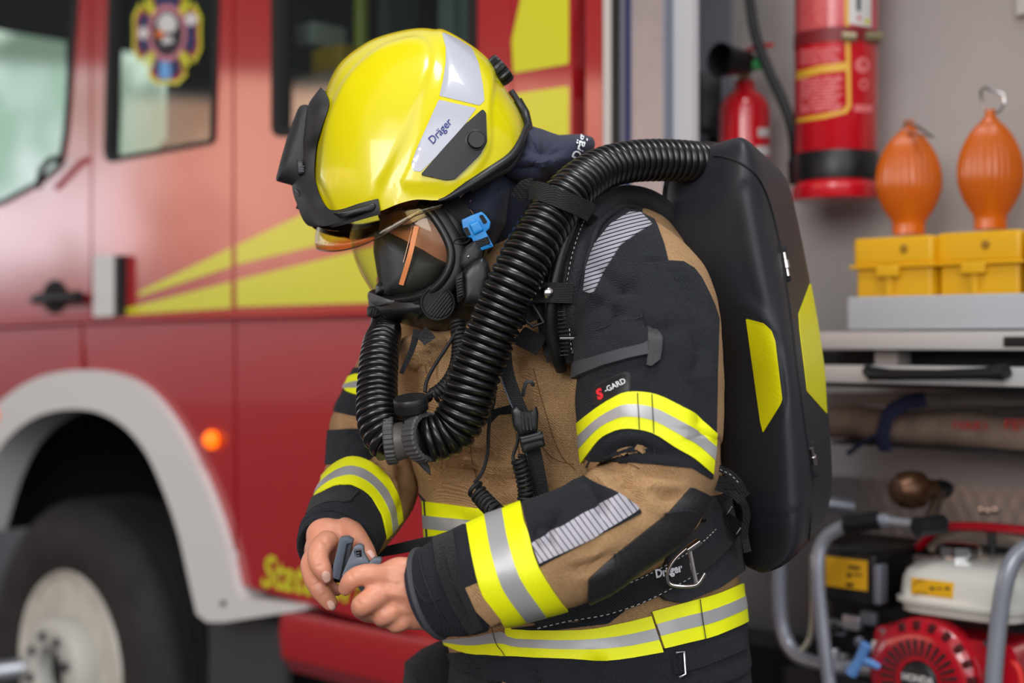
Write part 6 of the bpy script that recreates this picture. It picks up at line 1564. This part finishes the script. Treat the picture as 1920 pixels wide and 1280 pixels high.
w = bpy.data.worlds.new('World'); S.world = w; w.use_nodes = True
nt = w.node_tree; N = nt.nodes; K = nt.links; N.clear()
out = N.new('ShaderNodeOutputWorld'); bg = N.new('ShaderNodeBackground'); K.new(bg.outputs[0], out.inputs[0])
tc = N.new('ShaderNodeTexCoord'); sp = N.new('ShaderNodeSeparateXYZ'); K.new(tc.outputs['Generated'], sp.inputs[0])
def mth(op, a, b=None, c=None, clamp=False):
    n = N.new('ShaderNodeMath'); n.operation = op; n.use_clamp = clamp
    for i, v in enumerate((a, b, c)):
        if v is None: continue
        if isinstance(v, (int, float)): n.inputs[i].default_value = v
        else: K.new(v, n.inputs[i])
    return n.outputs[0]
def ramp(x, a, b):           # 0 below a, 1 above b
    n = N.new('ShaderNodeMapRange'); n.interpolation_type = 'SMOOTHSTEP'; K.new(x, n.inputs[0]); n.inputs[1].default_value = a; n.inputs[2].default_value = b
    if a > b:
        n.inputs[1].default_value = b; n.inputs[2].default_value = a; n.inputs[3].default_value = 1; n.inputs[4].default_value = 0
    return n.outputs[0]
def mixc(f, a, b):
    n = N.new('ShaderNodeMix'); n.data_type = 'RGBA'
    if isinstance(f, float): n.inputs[0].default_value = f
    else: K.new(f, n.inputs[0])
    for i, v in ((6, a), (7, b)):
        if isinstance(v, tuple): n.inputs[i].default_value = v+(1,)
        else: K.new(v, n.inputs[i])
    return n.outputs[2]
x, y, z = sp.outputs
az = mth('ARCTAN2', x, mth('MULTIPLY', y, -1))    # 0 behind the camera, -pi/2 to the left, +pi/2 right
nz = N.new('ShaderNodeTexNoise'); nz.inputs['Scale'].default_value = 14; nz.inputs['Detail'].default_value = 4
mp = N.new('ShaderNodeMapping'); mp.inputs['Scale'].default_value = (1, 1, .7); K.new(tc.outputs['Generated'], mp.inputs[0]); K.new(mp.outputs[0], nz.inputs['Vector'])
nf = nz.outputs['Fac']
# bay ceiling above, open yard with sunlit brick houses to the left, dim hall elsewhere
hall = mixc(ramp(z, .05, .9), (.35, .36, .39), (.52, .54, .58))
wallc = mixc(ramp(nf, .35, .65), (3.5, 2.1, 1.5), (1.9, 1.05, .72))
skyc = mixc(ramp(nf, .4, .6), (3.4, 3.4, 3.7), (1.0, 1.4, 1.2))
left = mth('MULTIPLY', ramp(az, -.75, -.95), ramp(az, -2.6, -2.2))
band = mth('MULTIPLY', ramp(z, .015, .07), ramp(z, .187, .175))
far = ramp(az, -1.72, -1.8)
yard = mixc(far, wallc, skyc)
sunny = mth('MULTIPLY', left, band)
col = mixc(sunny, hall, yard)
col = mixc(mth('MULTIPLY', left, ramp(z, .18, .19)), col, (.07, .07, .075))
col = mixc(ramp(z, .01, -.03), col, (.26, .255, .27))
# bright yard seen through the cab windows
thru = mth('MULTIPLY', ramp(mth('ABSOLUTE', az), 2.5, 2.6), mth('MULTIPLY', ramp(z, -.06, .0), ramp(z, .3, .25)))
col = mixc(thru, col, mixc(ramp(nf, .42, .58), (.5, .62, .5), (2.2, 2.3, 2.1)))
# open gate behind the camera: bright daylight
gate = mth('MULTIPLY', mth('MULTIPLY', ramp(az, -.55, -.45), ramp(az, .9, .8)), mth('MULTIPLY', ramp(z, .0, .05), ramp(z, .62, .52)))
col = mixc(gate, col, (2.5, 2.5, 2.6))
K.new(col, bg.inputs[0]); bg.inputs[1].default_value = 1.0
def area(name, loc, to, sx, sy, power, col):
    ld = bpy.data.lights.new(name, 'AREA'); ld.shape = 'RECTANGLE'; ld.size = sx; ld.size_y = sy; ld.energy = power; ld.color = col
    o = bpy.data.objects.new(name, ld); C.objects.link(o); o.location = loc
    o.rotation_euler = (Vector(to)-Vector(loc)).to_track_quat('-Z', 'Y').to_euler(); return o
area('skylight', (.6, .6, 5.2), (0, 2.0, 1.4), 1.6, 1.0, 85, (.97, .98, 1))
area('gate_daylight', (-2.2, -3.2, 3.0), (0, 2.2, 1.4), 2.5, 2.0, 130, (1, .98, .95))

cd = bpy.data.cameras.new('camera'); cam = bpy.data.objects.new('camera', cd); C.objects.link(cam)
cam.location = (0, 0, CZ); cam.rotation_euler = (PI/2, 0, 0); cd.lens = 50; cd.sensor_width = 36; cd.sensor_fit = 'HORIZONTAL'
cd.clip_start = .05; cd.dof.use_dof = True; cd.dof.focus_distance = 1.67; cd.dof.aperture_fstop = 2.5
S.camera = cam
S.view_settings.view_transform = 'Standard'; S.view_settings.look = 'None'; S.view_settings.exposure = 0; S.view_settings.gamma = 1
S.view_settings.use_curve_mapping = False
S.cycles.use_denoising = True
S.cycles.max_bounces = 10; S.cycles.transparent_max_bounces = 12; S.cycles.caustics_reflective = False; S.cycles.caustics_refractive = False
